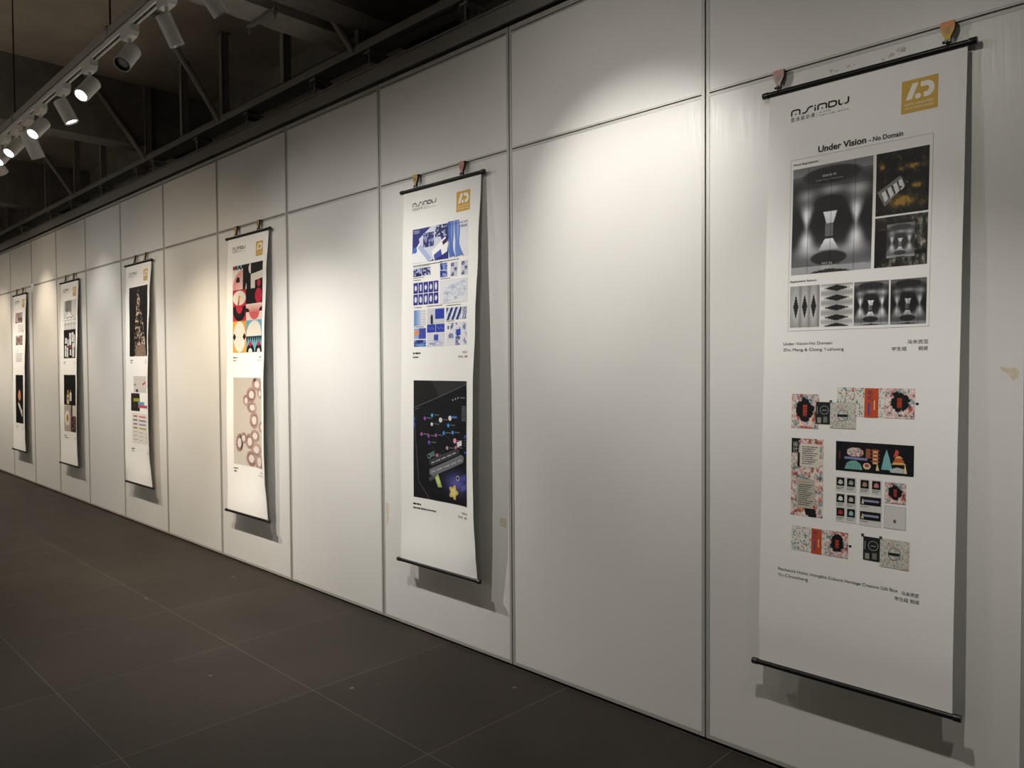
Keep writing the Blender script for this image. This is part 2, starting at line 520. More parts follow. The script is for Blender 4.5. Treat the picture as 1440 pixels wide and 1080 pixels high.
class Art:
    def __init__(s):
        s.flat, s.grids = [], []
        s.X0 = s.Y0 = 0.0
        s.SX = s.SY = 1.0
    def at(s, x0, y0, x1, y1):
        v = Art()
        v.flat, v.grids = s.flat, s.grids
        v.X0, v.Y0 = s.X0 + x0 * s.SX, s.Y0 + y0 * s.SY
        v.SX, v.SY = (x1 - x0) * s.SX, (y1 - y0) * s.SY
        return v
    def T(s, x, y):
        return (s.X0 + x * s.SX, s.Y0 + y * s.SY)
    def poly(s, pts, c, l=0):
        s.flat.append(([s.T(*p) for p in pts], [tuple(range(len(pts)))], c, l))
    def rect(s, x0, y0, x1, y1, c, l=0):
        s.poly([(x0, y0), (x1, y0), (x1, y1), (x0, y1)], c, l)
    def frame(s, x0, y0, x1, y1, w, c, l=0):
        wx, wy = w / s.SX, w / s.SY
        s.rect(x0, y0, x1, y0 + wy, c, l); s.rect(x0, y1 - wy, x1, y1, c, l)
        s.rect(x0, y0, x0 + wx, y1, c, l); s.rect(x1 - wx, y0, x1, y1, c, l)
    def ell(s, cx, cy, rx, ry, c, l=0, a0=0, a1=360, n=28):
        full = a1 - a0 >= 360
        pts = [(cx + rx * math.cos(math.radians(a0 + (a1 - a0) * i / n)), cy + ry * math.sin(math.radians(a0 + (a1 - a0) * i / n))) for i in range(n if full else n + 1)]
        s.poly(pts, c, l)
    def ring(s, cx, cy, rx, ry, w, c, l=0, a0=0, a1=360, n=28):
        for i in range(n):
            q = []
            for k, f in ((i, 1), (i + 1, 1), (i + 1, 0), (i, 0)):
                a = math.radians(a0 + (a1 - a0) * k / n)
                e = 0 if f else w
                q.append((cx + (rx - e) * math.cos(a), cy + (ry - e * ry / rx) * math.sin(a)))
            s.poly(q, c, l)
    def stroke(s, pts, w, c, l=0):
        P = [Vector(s.T(*p)) for p in pts]
        for a, b in zip(P, P[1:]):
            d = b - a
            if d.length < 1e-6: continue
            d.normalize()
            n = Vector((-d.y, d.x)) * w / 2
            s.flat.append(([tuple(a + n), tuple(b + n), tuple(b - n), tuple(a - n)], [(0, 1, 2, 3)], c, l))
        for p in P[1:-1]:
            q = [(p.x + w / 2 * math.cos(k * math.pi / 4), p.y + w / 2 * math.sin(k * math.pi / 4)) for k in range(8)]
            s.flat.append((q, [tuple(range(8))], c, l))
    def text(s, t, x0, x1, y, h, c=(25, 25, 25), l=1, bold=0.0, y1=None):
        # baseline from (x0, y) to (x1, y), capital height h
        vs, fs = text_mesh(t, bold)
        xs = [v[0] for v in vs]
        a, b = min(xs), max(xs)
        cap = 0.70
        f = lambda v: (x0 + (v[0] - a) / (b - a) * (x1 - x0), y - v[1] / cap * h)
        s.flat.append(([s.T(*f(v)) for v in vs], fs, c, l))
    def cjk(s, t, x0, x1, y, h, c=(40, 40, 40), l=1, bold=0.0):
        # y is the bottom of the characters, h their full height
        vs, fs = text_mesh(t, bold)
        xs = [v[0] for v in vs]; ys = [v[1] for v in vs]
        a, b, lo, hi = min(xs), max(xs), min(ys), max(ys)
        f = lambda v: (x0 + (v[0] - a) / (b - a) * (x1 - x0), y - (v[1] - lo) / (hi - lo) * h)
        s.flat.append(([s.T(*f(v)) for v in vs], fs, c, l))
    def greek(s, x0, x1, y, h, seed=0, c=(50, 50, 50), l=1):
        # a line of print too small to read in the photograph
        r = random.Random(seed)
        x = x0
        hx = abs(h * s.SY / s.SX)
        while x < x1 - hx * 0.3:
            w_ = min(hx * r.choice((0.7, 0.9, 1.0, 1.7, 2.4)), x1 - x)
            s.rect(x, y, x + w_, y + h * r.uniform(0.75, 1.0), c, l)
            x += w_ + hx * r.uniform(0.25, 0.5)
    def grid(s, x0, y0, x1, y1, nx, ny, fn, l=0):
        p0, p1 = s.T(x0, y0), s.T(x1, y1)
        s.grids.append((p0, p1, nx, ny, fn, l))

    def mesh(s, name, parent, surf):
        bm = BM()
        ink = bm.loops.layers.float_color.new('ink')
        lay = bm.verts.layers.float.new('lift')
        def put(pts, faces, cols, l):
            vv = []
            for (x, y) in pts:
                v = bm.verts.new((x, 0, y))
                v[lay] = l
                vv.append(v)
            for f in faces:
                if len(set(f)) < 3: continue
                try:
                    fc = bm.faces.new([vv[i] for i in f])
                except ValueError:
                    continue
                for lp, i in zip(fc.loops, f):
                    lp[ink] = (*(cols if not isinstance(cols, list) else cols[i]), 1)
        for pts, faces, c, l in s.flat:
            put(pts, faces, rgb(*c), l)
        zs = [v.co.z for v in bm.verts] + [p[k][1] for p in s.grids for k in (0, 1)]
        xs = [v.co.x for v in bm.verts] + [p[k][0] for p in s.grids for k in (0, 1)]
        z = math.ceil(min(zs) / 4) * 4
        cuts = []
        while z < max(zs):
            cuts.append(((0, 0, z), (0, 0, 1))); z += 4
        for x in (-26, -24, -22, -20, -18, -15, -12, -9, -6, -3, 0, 3, 6, 9, 12, 15, 18, 20, 22, 24, 25, 26, 27, 28):
            if min(xs) < x < max(xs): cuts.append(((x, 0, 0), (1, 0, 0)))
        for co, no in cuts:
            ge = []
            i = 2 if no[2] else 0
            for f in bm.faces:
                q = [v.co[i] for v in f.verts]
                if min(q) < co[i] < max(q): ge.append(f)
            if not ge: continue
            es = {e for f in ge for e in f.edges}
            vs_ = {v for f in ge for v in f.verts}
            bmesh.ops.bisect_plane(bm, geom=list(vs_) + list(es) + ge, dist=1e-5, plane_co=co, plane_no=no)
        for p0, p1, nx, ny, fn, l in s.grids:
            pts, cols, faces = [], [], []
            for j in range(ny + 1):
                for i in range(nx + 1):
                    a, b = i / nx, j / ny
                    pts.append((p0[0] + (p1[0] - p0[0]) * a, p0[1] + (p1[1] - p0[1]) * b))
                    cols.append(rgb(*fn(a, b)))
            for j in range(ny):
                for i in range(nx):
                    k = j * (nx + 1) + i
                    faces.append((k, k + 1, k + nx + 2, k + nx + 1))
            put(pts, faces, cols, l)
        for v in bm.verts:
            v.co = surf(v.co.x / 100, v.co.z / 100, 0.0008 + 0.0004 * v[lay])
        bm.normal_update()
        for f in bm.faces:
            if f.normal.y > 0: f.normal_flip()
        me = bpy.data.meshes.new(name)
        bm.to_mesh(me)
        bm.free()
        me.materials.append(M['ink'])
        o = bpy.data.objects.new(name, me)
        C.objects.link(o)
        o.parent = parent
        return o

K = (22, 22, 24)
GOLD = (206, 166, 62)

def wordmark():
    A = Art()
    k = A.at(-26.2, 6.95, -3.7, 9.5)          # 0..1 over the stylised letters
    w = 0.62
    k.stroke([(0.01, 1.0), (0.01, 0.35), (0.04, 0.18), (0.13, 0.18), (0.155, 0.35), (0.155, 1.0)], w, K)
    k.ell(0.085, 0.82, 0.014, 0.12, K)
    k.stroke([(0.20, 0.92), (0.25, 0.92), (0.285, 0.72), (0.30, 0.36), (0.335, 0.18), (0.385, 0.18)], w, K)
    k.stroke([(0.425, 0.40), (0.425, 1.0)], w, K)
    k.ell(0.425, 0.17, 0.015, 0.12, K)
    k.stroke([(0.475, 1.0), (0.475, 0.35), (0.505, 0.18), (0.595, 0.18), (0.62, 0.35), (0.62, 1.0)], w, K)
    k.ell(0.55, 0.82, 0.014, 0.12, K)
    k.stroke([(0.66, 0.95), (0.66, 0.18), (0.755, 0.18), (0.785, 0.35), (0.785, 0.78), (0.755, 0.95), (0.66, 0.95)], w, K)
    k.stroke([(0.83, 0.18), (0.83, 0.78), (0.855, 0.95), (0.885, 0.95)], w, K)
    k.ell(0.905, 0.80, 0.014, 0.13, (190, 180, 60))
    k.stroke([(0.925, 0.95), (0.955, 0.95), (0.985, 0.76), (0.985, 0.0)], w, K)
    A.cjk('亞 洲 設 計 周', -26.2, -16.8, 11.9, 1.75, K)
    A.rect(-15.9, 10.3, -15.8, 12.0, (110, 110, 110))
    A.text('A S I A', -14.9, -10.6, 10.85, 0.62, (90, 90, 90))
    A.text('D E S I G N   W E E K', -14.9, -3.7, 12.0, 0.62, (90, 90, 90))
    return A

def badge():
    A = Art()
    A.rect(14.7, 6.7, 26.5, 18.4, GOLD)
    k = A.at(14.7, 6.7, 26.5, 18.4)
    W_ = (244, 240, 230)
    k.poly([(0.30, 0.12), (0.47, 0.12), (0.29, 0.60), (0.12, 0.60)], W_, 1)
    k.ell(0.46, 0.53, 0.085, 0.085, W_, 1)
    # open D: a thick bowl
    pts_o = [(0.53, 0.12), (0.70, 0.12)] + [(0.70 + 0.21 * math.sin(math.radians(a)), 0.36 - 0.24 * math.cos(math.radians(a))) for a in range(0, 181, 15)] + [(0.62, 0.60)]
    pts_i = [(0.53, 0.27), (0.68, 0.27)] + [(0.68 + 0.08 * math.sin(math.radians(a)), 0.36 - 0.09 * math.cos(math.radians(a))) for a in range(0, 181, 15)] + [(0.62, 0.45)]
    for i in range(len(pts_o) - 1):
        k.poly([pts_o[i], pts_o[i + 1], pts_i[i + 1], pts_i[i]], W_, 1)
    A.text('ASIAN VANGUARD', 15.8, 25.3, 15.75, 0.85, (246, 238, 214), 1)
    A.text('ART & DESIGN AWARD', 15.8, 25.3, 17.2, 0.85, (246, 238, 214), 1)
    return A

# ---- the black-and-white poster of soft mirrored lenses
def lensy(x, y, detail=True):
    def g(cx, cy, sx, sy):
        return math.exp(-((x - cx) / sx) ** 2 - ((y - cy) / sy) ** 2)
    v = 70 + 45 * math.cos((y - 0.5) * 2 * math.pi * 2.0) * (1 if abs(y - 0.5) > 0.12 else 0.2)
    if y < 0.08: v = 120 - 200 * (0.08 - y)
    v += 135 * g(0.5, 0.24, 0.17, 0.05) + 120 * g(0.18, 0.27, 0.12, 0.065) + 145 * g(0.83, 0.265, 0.15, 0.07)
    v += 100 * g(0.5, 0.80, 0.50, 0.07)
    band = 1 / (1 + math.exp(-(0.17 - abs(y - 0.51)) * 40))
    v = v * (1 - band) + 24 * band
    for cx in (0.19, 0.81):
        for cy, up in ((0.46, -1), (0.69, 1)):
            wd = (0.10 if up < 0 else 0.15) + (y - cy) * up * 0.55
            wd = max(0.03, wd)
            t = max(0, 1 - abs(x - cx) / wd)
            t = t * t * (3 - 2 * t)
            v += (225 if up < 0 else 185) * t * math.exp(-((y - cy) / 0.105) ** 2)
    dark = max(0, 1 - (((x - 0.48) / 0.21) ** 2 + ((y - 0.36) / 0.075) ** 2))
    v = v * (1 - min(1, dark * 4)) + 32 * min(1, dark * 4)
    dark = max(0, 1 - (((x - 0.5) / 0.40) ** 2 + ((y - 0.10) / 0.085) ** 2))
    v = v * (1 - min(1, dark * 3)) + 42 * min(1, dark * 3)
    dark = max(0, 1 - (((x - 0.48) / 0.24) ** 2 + ((y - 0.865) / 0.07) ** 2))
    v = v * (1 - min(1, dark * 4)) + 38 * min(1, dark * 4)
    if y > 0.93:
        e = ((x - 0.5) / 0.3) ** 2 + ((y - 1.03) / 0.06) ** 2
        v = 45 if e < 1 else 150
    if 0.44 < y < 0.545:
        hw = 0.085 - (y - 0.44) * 0.38
        if abs(x - 0.49) < hw: v = 232 - (y - 0.44) * 300
    elif 0.545 <= y < 0.665 and abs(x - 0.48) < 0.052:
        v = 100
    elif 0.69 <= y < 0.79:
        hw = 0.05 + (y - 0.69) * 0.75
        if abs(x - 0.48) < hw: v = max(v, 235 - (y - 0.69) * 700)
    if detail:
        for cx in (0.21, 0.5, 0.79):
            if abs(x - cx) < 0.006: v *= 0.7
        for cy in (0.20, 0.93):
            if abs(y - cy - 0.02 * (x - 0.5)) < 0.004: v *= 0.75
    r = G_(v * 1.12 + 4)
    return (r[0] * 0.97, r[1] * 0.975, r[2])

def floral(x, y, s=0, inner=True):
    if inner:
        e = ((x - 0.5) / 0.33) ** 2 + ((y - 0.47) / 0.36) ** 2 + 1.1 * (fbm(x * 7, y * 7, s) - 0.5)
        if e < 0.9:
            if abs(x - 0.5) < 0.07 and 0.3 < y < 0.65 and int(y * 40) % 3: return (196, 72, 48)
            return (20, 20, 24)
    n, q = fbm(x * 11, y * 11, s + 5), vn(x * 8, y * 8, s + 9)
    if n > 0.60: return (236, 226, 218)
    if n > 0.54: return (220, 150, 148)
    if n < 0.31: return (64, 74, 88)
    if q > 0.68: return (134, 172, 170)
    if q < 0.27: return (186, 92, 82)
    if q < 0.35: return (214, 172, 128)
    if q < 0.42: return (150, 150, 176)
    return (230, 204, 200)

def patterned(x, y, s=0):
    n = fbm(x * 12, y * 10, s)
    if n > 0.68: return (96, 150, 146)
    if n > 0.65: return (66, 80, 84)
    if n < 0.27: return (205, 110, 80)
    if n < 0.31: return (90, 90, 86)
    return (226, 224, 216)

def lineart(x, y, s=0):
    n = fbm(x * 9, y * 9, s)
    b = (205, 206, 200)
    t = abs(n - 0.5)
    if t < 0.025: return (104, 150, 140)
    if abs(n - 0.62) < 0.02: return (206, 120, 100)
    if abs(n - 0.38) < 0.02: return (206, 170, 110)
    return b

def gift_box(A, x0, y0, x1, y1, o0, o1, b0, seed):
    A.grid(x0, y0, o0, y1, 40, 40, lambda a, b: patterned(a * 1.2, b, seed))
    A.rect(o0, y0 + 0.1, o1, y1 + 0.2, (196, 82, 44), 1)
    A.grid(o1, y0, b0, y1, 8, 40, lambda a, b: patterned(a * 0.3, b, seed + 3))
    A.grid(b0, y0, x1, y1 + 0.1, 44, 44, lambda a, b: floral(a, b, seed), 1)
    A.rect(x1 + 0.3, (y0 + y1) / 2 - 0.4, x1 + 1.3, (y0 + y1) / 2 + 0.4, K)
    w = o1 - o0
    for i, yy in enumerate((0.08, 0.27)):
        A.cjk('有礼'[i], o0 + w * 0.18, o0 + w * 0.62, y0 + (y1 - y0) * (yy + 0.17), (y1 - y0) * 0.17, (70, 66, 120), 2)
    A.rect(o0 + w * 0.25, y0 + (y1 - y0) * 0.5, o0 + w * 0.42, y0 + (y1 - y0) * 0.92, (90, 84, 140), 2)
    A.rect(o0 + w * 0.68, y0 + (y1 - y0) * 0.42, o0 + w * 0.76, y0 + (y1 - y0) * 0.75, (236, 206, 150), 2)

def tag_bag(A, t, g):
    A.rect(*t, (34, 36, 40), 1)
    k = A.at(*t)
    k.ring(0.60, 0.36, 0.30, 0.30 * (t[2] - t[0]) / (t[3] - t[1]), 0.025, (190, 190, 185), 2)
    k.rect(0.45, 0.35, 0.75, 0.39, (150, 150, 145), 2)
    for i in range(7): k.rect(0.08, 0.2 + i * 0.05, 0.13, 0.235 + i * 0.05, (170, 170, 165), 2)
    k.rect(0.12, 0.70, 0.38, 0.95, (150, 150, 140), 2)
    k.rect(0.55, 0.66, 0.82, 0.92, (120, 118, 108), 2)
    A.rect(g[0] - 0.3, t[1] - 0.8, g[0] + 0.7, t[1] + 0.2, (60, 60, 58), 2)
    A.grid(*g, 40, 40, lambda a, b: lineart(a, b, 31), 2)
    k = A.at(*g)
    k.rect(0.30, 0.46, 0.68, 0.56, (30, 40, 40), 3)
    k.ring(0.5, 0.5, 0.22, 0.22, 0.02, (70, 100, 96), 3)

def vision_upper():
    A = Art()
    A.text('Under Vision', -14.9, 2.9, 26.0, 2.35, K, 1, 0.028)
    A.text('- No Domain', 3.9, 15.6, 26.0, 1.75, K, 1, 0.02)
    A.frame(-25.6, 27.2, 25.5, 94.8, 0.10, (150, 150, 146))
    A.text('Visual Expression', -24.8, -14.9, 29.6, 0.75, (40, 40, 40), 1, 0.012)
    A.text('Application System', -25.0, -14.4, 75.6, 0.75, (40, 40, 40), 1, 0.012)
    A.grid(-24.6, 31.1, 5.6, 72.7, 110, 140, lensy)
    k = A.at(-24.6, 31.1, 5.6, 72.7)
    k.cjk('视知觉·界', 0.38, 0.56, 0.115, 0.022, (215, 215, 212))
    k.text('Under Vision - No Domain', 0.30, 0.64, 0.145, 0.011, (190, 190, 186))
    k.text('Shift', 0.40, 0.52, 0.962, 0.028, (215, 215, 212))
    k.text('NO.26', 0.40, 0.53, 0.925, 0.022, (200, 200, 198))
    # night photograph of a leaflet among leaves
    def leaves(x, y):
        n = fbm(x * 11, y * 11, 3)
        c = (14, 14, 12) if n < 0.55 else mixc((14, 14, 12), (66, 60, 26), (n - 0.55) * 4)
        for cx, cy, sx, sy, q in ((0.70, 0.27, 0.13, 0.04, 1), (0.78, 0.58, 0.09, 0.04, 1.2), (0.50, 0.80, 0.22, 0.09, 1), (0.12, 0.22, 0.05, 0.05, 0.8), (0.48, 0.30, 0.07, 0.03, 0.5), (0.9, 0.85, 0.06, 0.05, 0.4)):
            g = math.exp(-((x - cx) / sx) ** 2 - ((y - cy) / sy) ** 2) * q * (0.4 + 1.2 * vn(x * 24, y * 24, 8))
            c = mixc(c, (190, 150, 60), min(0.85, g))
        return c
    A.grid(6.7, 31.1, 24.4, 53.9, 70, 80, leaves)
    k = A.at(6.7, 31.1, 24.4, 53.9)
    k.poly([(0.03, 0.62), (0.46, 0.40), (0.62, 0.52), (0.18, 0.86)], (120, 120, 116), 1)
    for t in (0.10, 0.34, 0.58, 0.80):
        x, y = 0.07 + t * 0.44, 0.66 - t * 0.22
        k.poly([(x, y), (x + 0.07, y - 0.035), (x + 0.13, y + 0.10), (x + 0.07, y + 0.15)], (226, 226, 222), 2)
        k.poly([(x + 0.08, y - 0.04), (x + 0.11, y - 0.055), (x + 0.19, y + 0.06), (x + 0.15, y + 0.09)], (40, 40, 42), 2)
    # the poster leaning on bark
    def bark(x, y):
        n = fbm(x * 16, y * 7, 12)
        v = 30 + 190 * max(0, n - 0.40) * (1.7 if y > 0.72 or x > 0.7 else 0.7)
        if x + y * 0.55 < 0.62 and y > 0.25: v = 10
        if y > 0.7 and y < 0.80 and x > 0.4: v = 12
        return (v * 1.02, v, v * 0.9)
    A.grid(6.7, 54.6, 24.4, 72.8, 60, 60, bark)
    A.at(10.9, 57.4, 20.3, 69.6).grid(0, 0, 1, 1, 44, 56, lambda a, b: tuple(0.75 * c + 30 for c in lensy(a, b, False)), 1)
    # row of four
    def three(x, y):
        v = 176 - 30 * abs(y - 0.5)
        for cx in (0.2, 0.5, 0.8):
            e = abs(x - cx) / 0.095 + abs(y - 0.5) / 0.30
            if e < 1: return G_(34 + 10 * e)
            v += 55 * math.exp(-((x - cx) / 0.10) ** 2 * 1.1) * math.exp(-((y - 0.5) / 0.36) ** 2) - 30 * math.exp(-((x - cx - 0.15) / 0.035) ** 2)
        return G_(v)
    def five(x, y):
        v = 120
        for cy in (0.10, 0.33, 0.56, 0.79, 0.99):
            e = abs(x - 0.5) / 0.40 + abs(y - cy) / 0.075
            if e < 1: return G_(36)
            v += 95 * math.exp(-((y - cy) / 0.075) ** 2) * (0.35 + 1.3 * abs(x - 0.5))
        return G_(v + 30)
    A.grid(-24.8, 77.2, -13.1, 93.4, 50, 60, three)
    A.grid(-12.6, 77.3, -0.7, 93.5, 50, 60, five)
    A.grid(-0.2, 77.4, 12.0, 93.6, 56, 70, lensy)
    A.grid(12.6, 77.5, 24.5, 93.7, 56, 70, lambda a, b: tuple(c * 0.82 for c in lensy(a, b)))
    return A

def vision_caption():
    A = Art()
    A.text('Under Vision-No Domain', -27.3, -8.0, 100.3, 1.15, (60, 60, 60))
    A.text('Zhu Meng & Cheng Yuzhuang', -27.3, -3.6, 102.7, 1.15, (60, 60, 60))
    return A
def vision_award():
    A = Art()
    A.cjk('马来西亚', 18.6, 25.4, 100.8, 1.45, (70, 70, 70))
    A.cjk('学生组', 13.3, 18.4, 103.2, 1.45, (70, 70, 70))
    A.cjk('铜奖', 22.2, 25.4, 103.2, 1.45, (70, 70, 70))
    return A

def hubei_lower():
    A = Art()
    A.grid(-23.2, 119.6, -12.5, 133.0, 46, 46, lambda a, b: floral(a, b, 2))
    gift_box(A, -5.6, 116.8, 21.5, 127.5, 4.4, 9.3, 11.5, 17)
    tag_bag(A, (-13.6, 122.5, -8.1, 131.0), (-8.1, 122.4, 1.5, 132.3))
    # tall story card
    A.grid(-22.9, 137.0, -10.3, 167.4, 46, 90, lambda a, b: (24, 24, 28) if (a < 0.22 and b < 0.20) or (vn(a * 4, b * 9, 44) < 0.22) else floral(a * 1.1, b * 2.4, 3, False))
    for i, ch in enumerate('设计说明'):
        A.cjk(ch, -22.3, -20.4, 140.2 + i * 1.95, 1.75, (226, 222, 214), 1)
    A.rect(-19.5, 139.0, -11.7, 148.0, (222, 216, 206), 1)
    A.rect(-20.6, 152.8, -13.4, 164.2, (190, 186, 172), 1)
    for i in range(9): A.greek(-18.6, -12.6 - (i % 3) * 0.8, 140.0 + i * 0.82, 0.38, 50 + i, (70, 66, 62), 2)
    A.text('Work Specification', -19.9, -15.6, 154.2, 0.5, (190, 60, 50), 2)
    for i in range(11): A.greek(-19.9, -14.2 - (i % 4) * 0.7, 155.0 + i * 0.78, 0.36, 80 + i, (60, 58, 54), 2)
    A.ell(-13.6, 163.4, 0.5, 0.5, (200, 80, 56), 2)
    # black banner with a row of landmarks
    A.rect(-5.6, 137.1, 21.7, 148.2, (20, 20, 24))
    k = A.at(-5.6, 137.1, 21.7, 148.2)
    k.grid(0.15, 0.18, 0.37, 0.50, 24, 16, lambda a, b: floral(a, b, 6, False) if (abs(a - 0.5) / 0.5) ** 2 + (abs(b - 0.5) / 0.5) ** 2 < 1 else (20, 20, 24), 1)
    k.poly([(0.12, 0.50), (0.42, 0.52), (0.42, 0.60), (0.12, 0.58)], (130, 136, 186), 2)
    k.poly([(0.12, 0.92), (0.15, 0.72), (0.20, 0.64), (0.27, 0.62), (0.33, 0.72), (0.36, 0.92)], (120, 176, 168), 1)
    for i in range(4): k.stroke([(0.15 + i * 0.05, 0.88), (0.19 + i * 0.04, 0.70)], 0.12, (66, 120, 118), 2)
    k.rect(0.40, 0.20, 0.46, 0.52, (150, 92, 72), 1)
    for i in range(4):
        k.poly([(0.46, 0.26 + i * 0.12), (0.585, 0.26 + i * 0.12), (0.555, 0.20 + i * 0.12), (0.49, 0.20 + i * 0.12)], (176, 84, 58), 2)
        k.rect(0.49, 0.26 + i * 0.12, 0.555, 0.33 + i * 0.12, (222, 190, 140), 1)
    k.ell(0.415, 0.78, 0.05, 0.11, (222, 206, 180), 1)
    k.ell(0.415, 0.76, 0.03, 0.06, (176, 84, 58), 2)
    k.poly([(0.60, 0.85), (0.63, 0.45), (0.665, 0.18), (0.70, 0.45), (0.74, 0.85)], (122, 184, 188), 1)
    k.poly([(0.53, 0.90), (0.55, 0.66), (0.575, 0.90)], (226, 206, 150), 2)
    k.poly([(0.875, 0.92), (0.895, 0.60), (0.92, 0.92)], (226, 206, 150), 2)
    for i, c in enumerate(((226, 178, 96), (206, 96, 70), (226, 178, 96))):
        k.poly([(0.72 + i * 0.02, 0.66 - i * 0.10), (0.91 - i * 0.02, 0.64 - i * 0.10), (0.87 - i * 0.02, 0.56 - i * 0.10), (0.76 + i * 0.02, 0.57 - i * 0.10)], c, 1)
    k.poly([(0.75, 0.40), (0.78, 0.16), (0.82, 0.22), (0.80, 0.40)], (196, 84, 76), 1)
    k.poly([(0.70, 0.82), (0.80, 0.74), (0.88, 0.78), (0.87, 0.92), (0.72, 0.92)], (190, 194, 196), 1)
    for i in range(5): k.rect(0.05, 0.34 + i * 0.055, 0.058, 0.38 + i * 0.055, (190, 80, 60), 1)
    # grid of little cards
    cards = [(-5.2, 150.9), (-1.3, 150.9), (3.6, 151.0), (7.7, 151.0), (-5.1, 157.2), (-1.2, 157.2), (-5.0, 162.4), (-1.1, 162.4)]
    for i, (x, y) in enumerate(cards):
        A.rect(x - 0.3, y - 0.4, x + 3.4, y + 5.3, (214, 214, 210))
        A.rect(x, y, x + 2.9, y + 3.1, (22, 22, 24), 1)
        cc = ((200, 200, 196), (150, 170, 150), (170, 140, 110), (206, 130, 120), (226, 226, 222), (196, 186, 180), (170, 60, 50), (150, 190, 186))[i]
        A.at(x, y, x + 2.9, y + 3.1).poly([(0.2, 0.7), (0.32, 0.3), (0.55, 0.22), (0.78, 0.4), (0.8, 0.72), (0.5, 0.8)], cc, 2)
        A.greek(x, x + 2.7, y + 3.5, 0.3, i, (90, 90, 88))
        A.greek(x, x + 2.2, y + 4.1, 0.3, i + 9, (90, 90, 88))
    for y in (157.1, 162.6):
        A.rect(3.3, y - 0.4, 11.3, y + 5.3, (214, 214, 210))
        A.rect(3.6, y, 10.9, y + 3.1, (22, 22, 24), 1)
        A.rect(4.4, y + 1.1, 10.2, y + 1.9, (150, 156, 190), 2)
        A.poly([(4.0, y + 2.7), (4.5, y + 0.6), (5.0, y + 2.7)], (220, 206, 160), 2)
        A.greek(3.7, 6.5, y + 3.6, 0.3, int(y), (90, 90, 88))
    A.grid(12.1, 150.9, 19.3, 158.6, 36, 36, lambda a, b: floral(a, b, 2))
    A.rect(12.0, 159.4, 19.4, 167.7, (212, 212, 208))
    A.frame(12.0, 159.4, 19.4, 167.7, 0.1, (170, 170, 166), 1)
    A.ell(15.7, 164.9, 0.5, 0.7, (110, 90, 84), 1)
    gift_box(A, -22.4, 171.6, -0.5, 181.2, -14.4, -10.4, -8.6, 23)
    tag_bag(A, (5.0, 171.8, 10.9, 180.5), (10.9, 171.6, 20.8, 181.9))
    A.rect(4.2, 170.9, 5.2, 172.0, (60, 60, 58), 1)
    return A

def hubei_caption():
    A = Art()
    A.text('Patchwork Hubei: Intangible Cultural Heritage Creative Gift Box', -27.5, 17.2, 190.3, 1.15, (60, 60, 60))
    A.text('Yu Chuncheng', -27.5, -15.4, 192.6, 1.15, (60, 60, 60))
    return A
def hubei_award():
    A = Art()
    A.cjk('马来西亚', 18.5, 24.3, 190.9, 1.4, (70, 70, 70))
    A.cjk('学生组 铜奖', 16.2, 24.5, 193.2, 1.4, (70, 70, 70))
    return A

def small_caption(y, seed, x0=-24.5, w1=7.2, w2=5.2):
    A = Art()
    A.greek(x0, x0 + w1, y, 1.15, seed, (30, 30, 30))
    A.greek(x0, x0 + w2, y + 2.5, 1.0, seed + 1, (80, 80, 80))
    return A
def small_award(y, x1=27.3, country='中国澳门', award='铜奖'):
    A = Art()
    A.cjk(country, x1 - 5.4, x1, y + 1.2, 1.35, (60, 60, 60))
    A.cjk('学生组', x1 - 9.3, x1 - 4.6, y + 3.7, 1.35, (60, 60, 60))
    A.cjk(award, x1 - 2.9, x1, y + 3.7, 1.35, (60, 60, 60))
    return A

# ---- second banner: blue book-design boards above, dark screen below
NB = (34, 42, 120)
def speck(dark, light, s, thr=0.5, f=6.0):
    def fn(a, b):
        n = fbm(a * f, b * f, s)
        return light if n > thr + 0.05 else (dark if n < thr - 0.05 else mixc(dark, light, (n - thr + 0.05) * 10))
    return fn

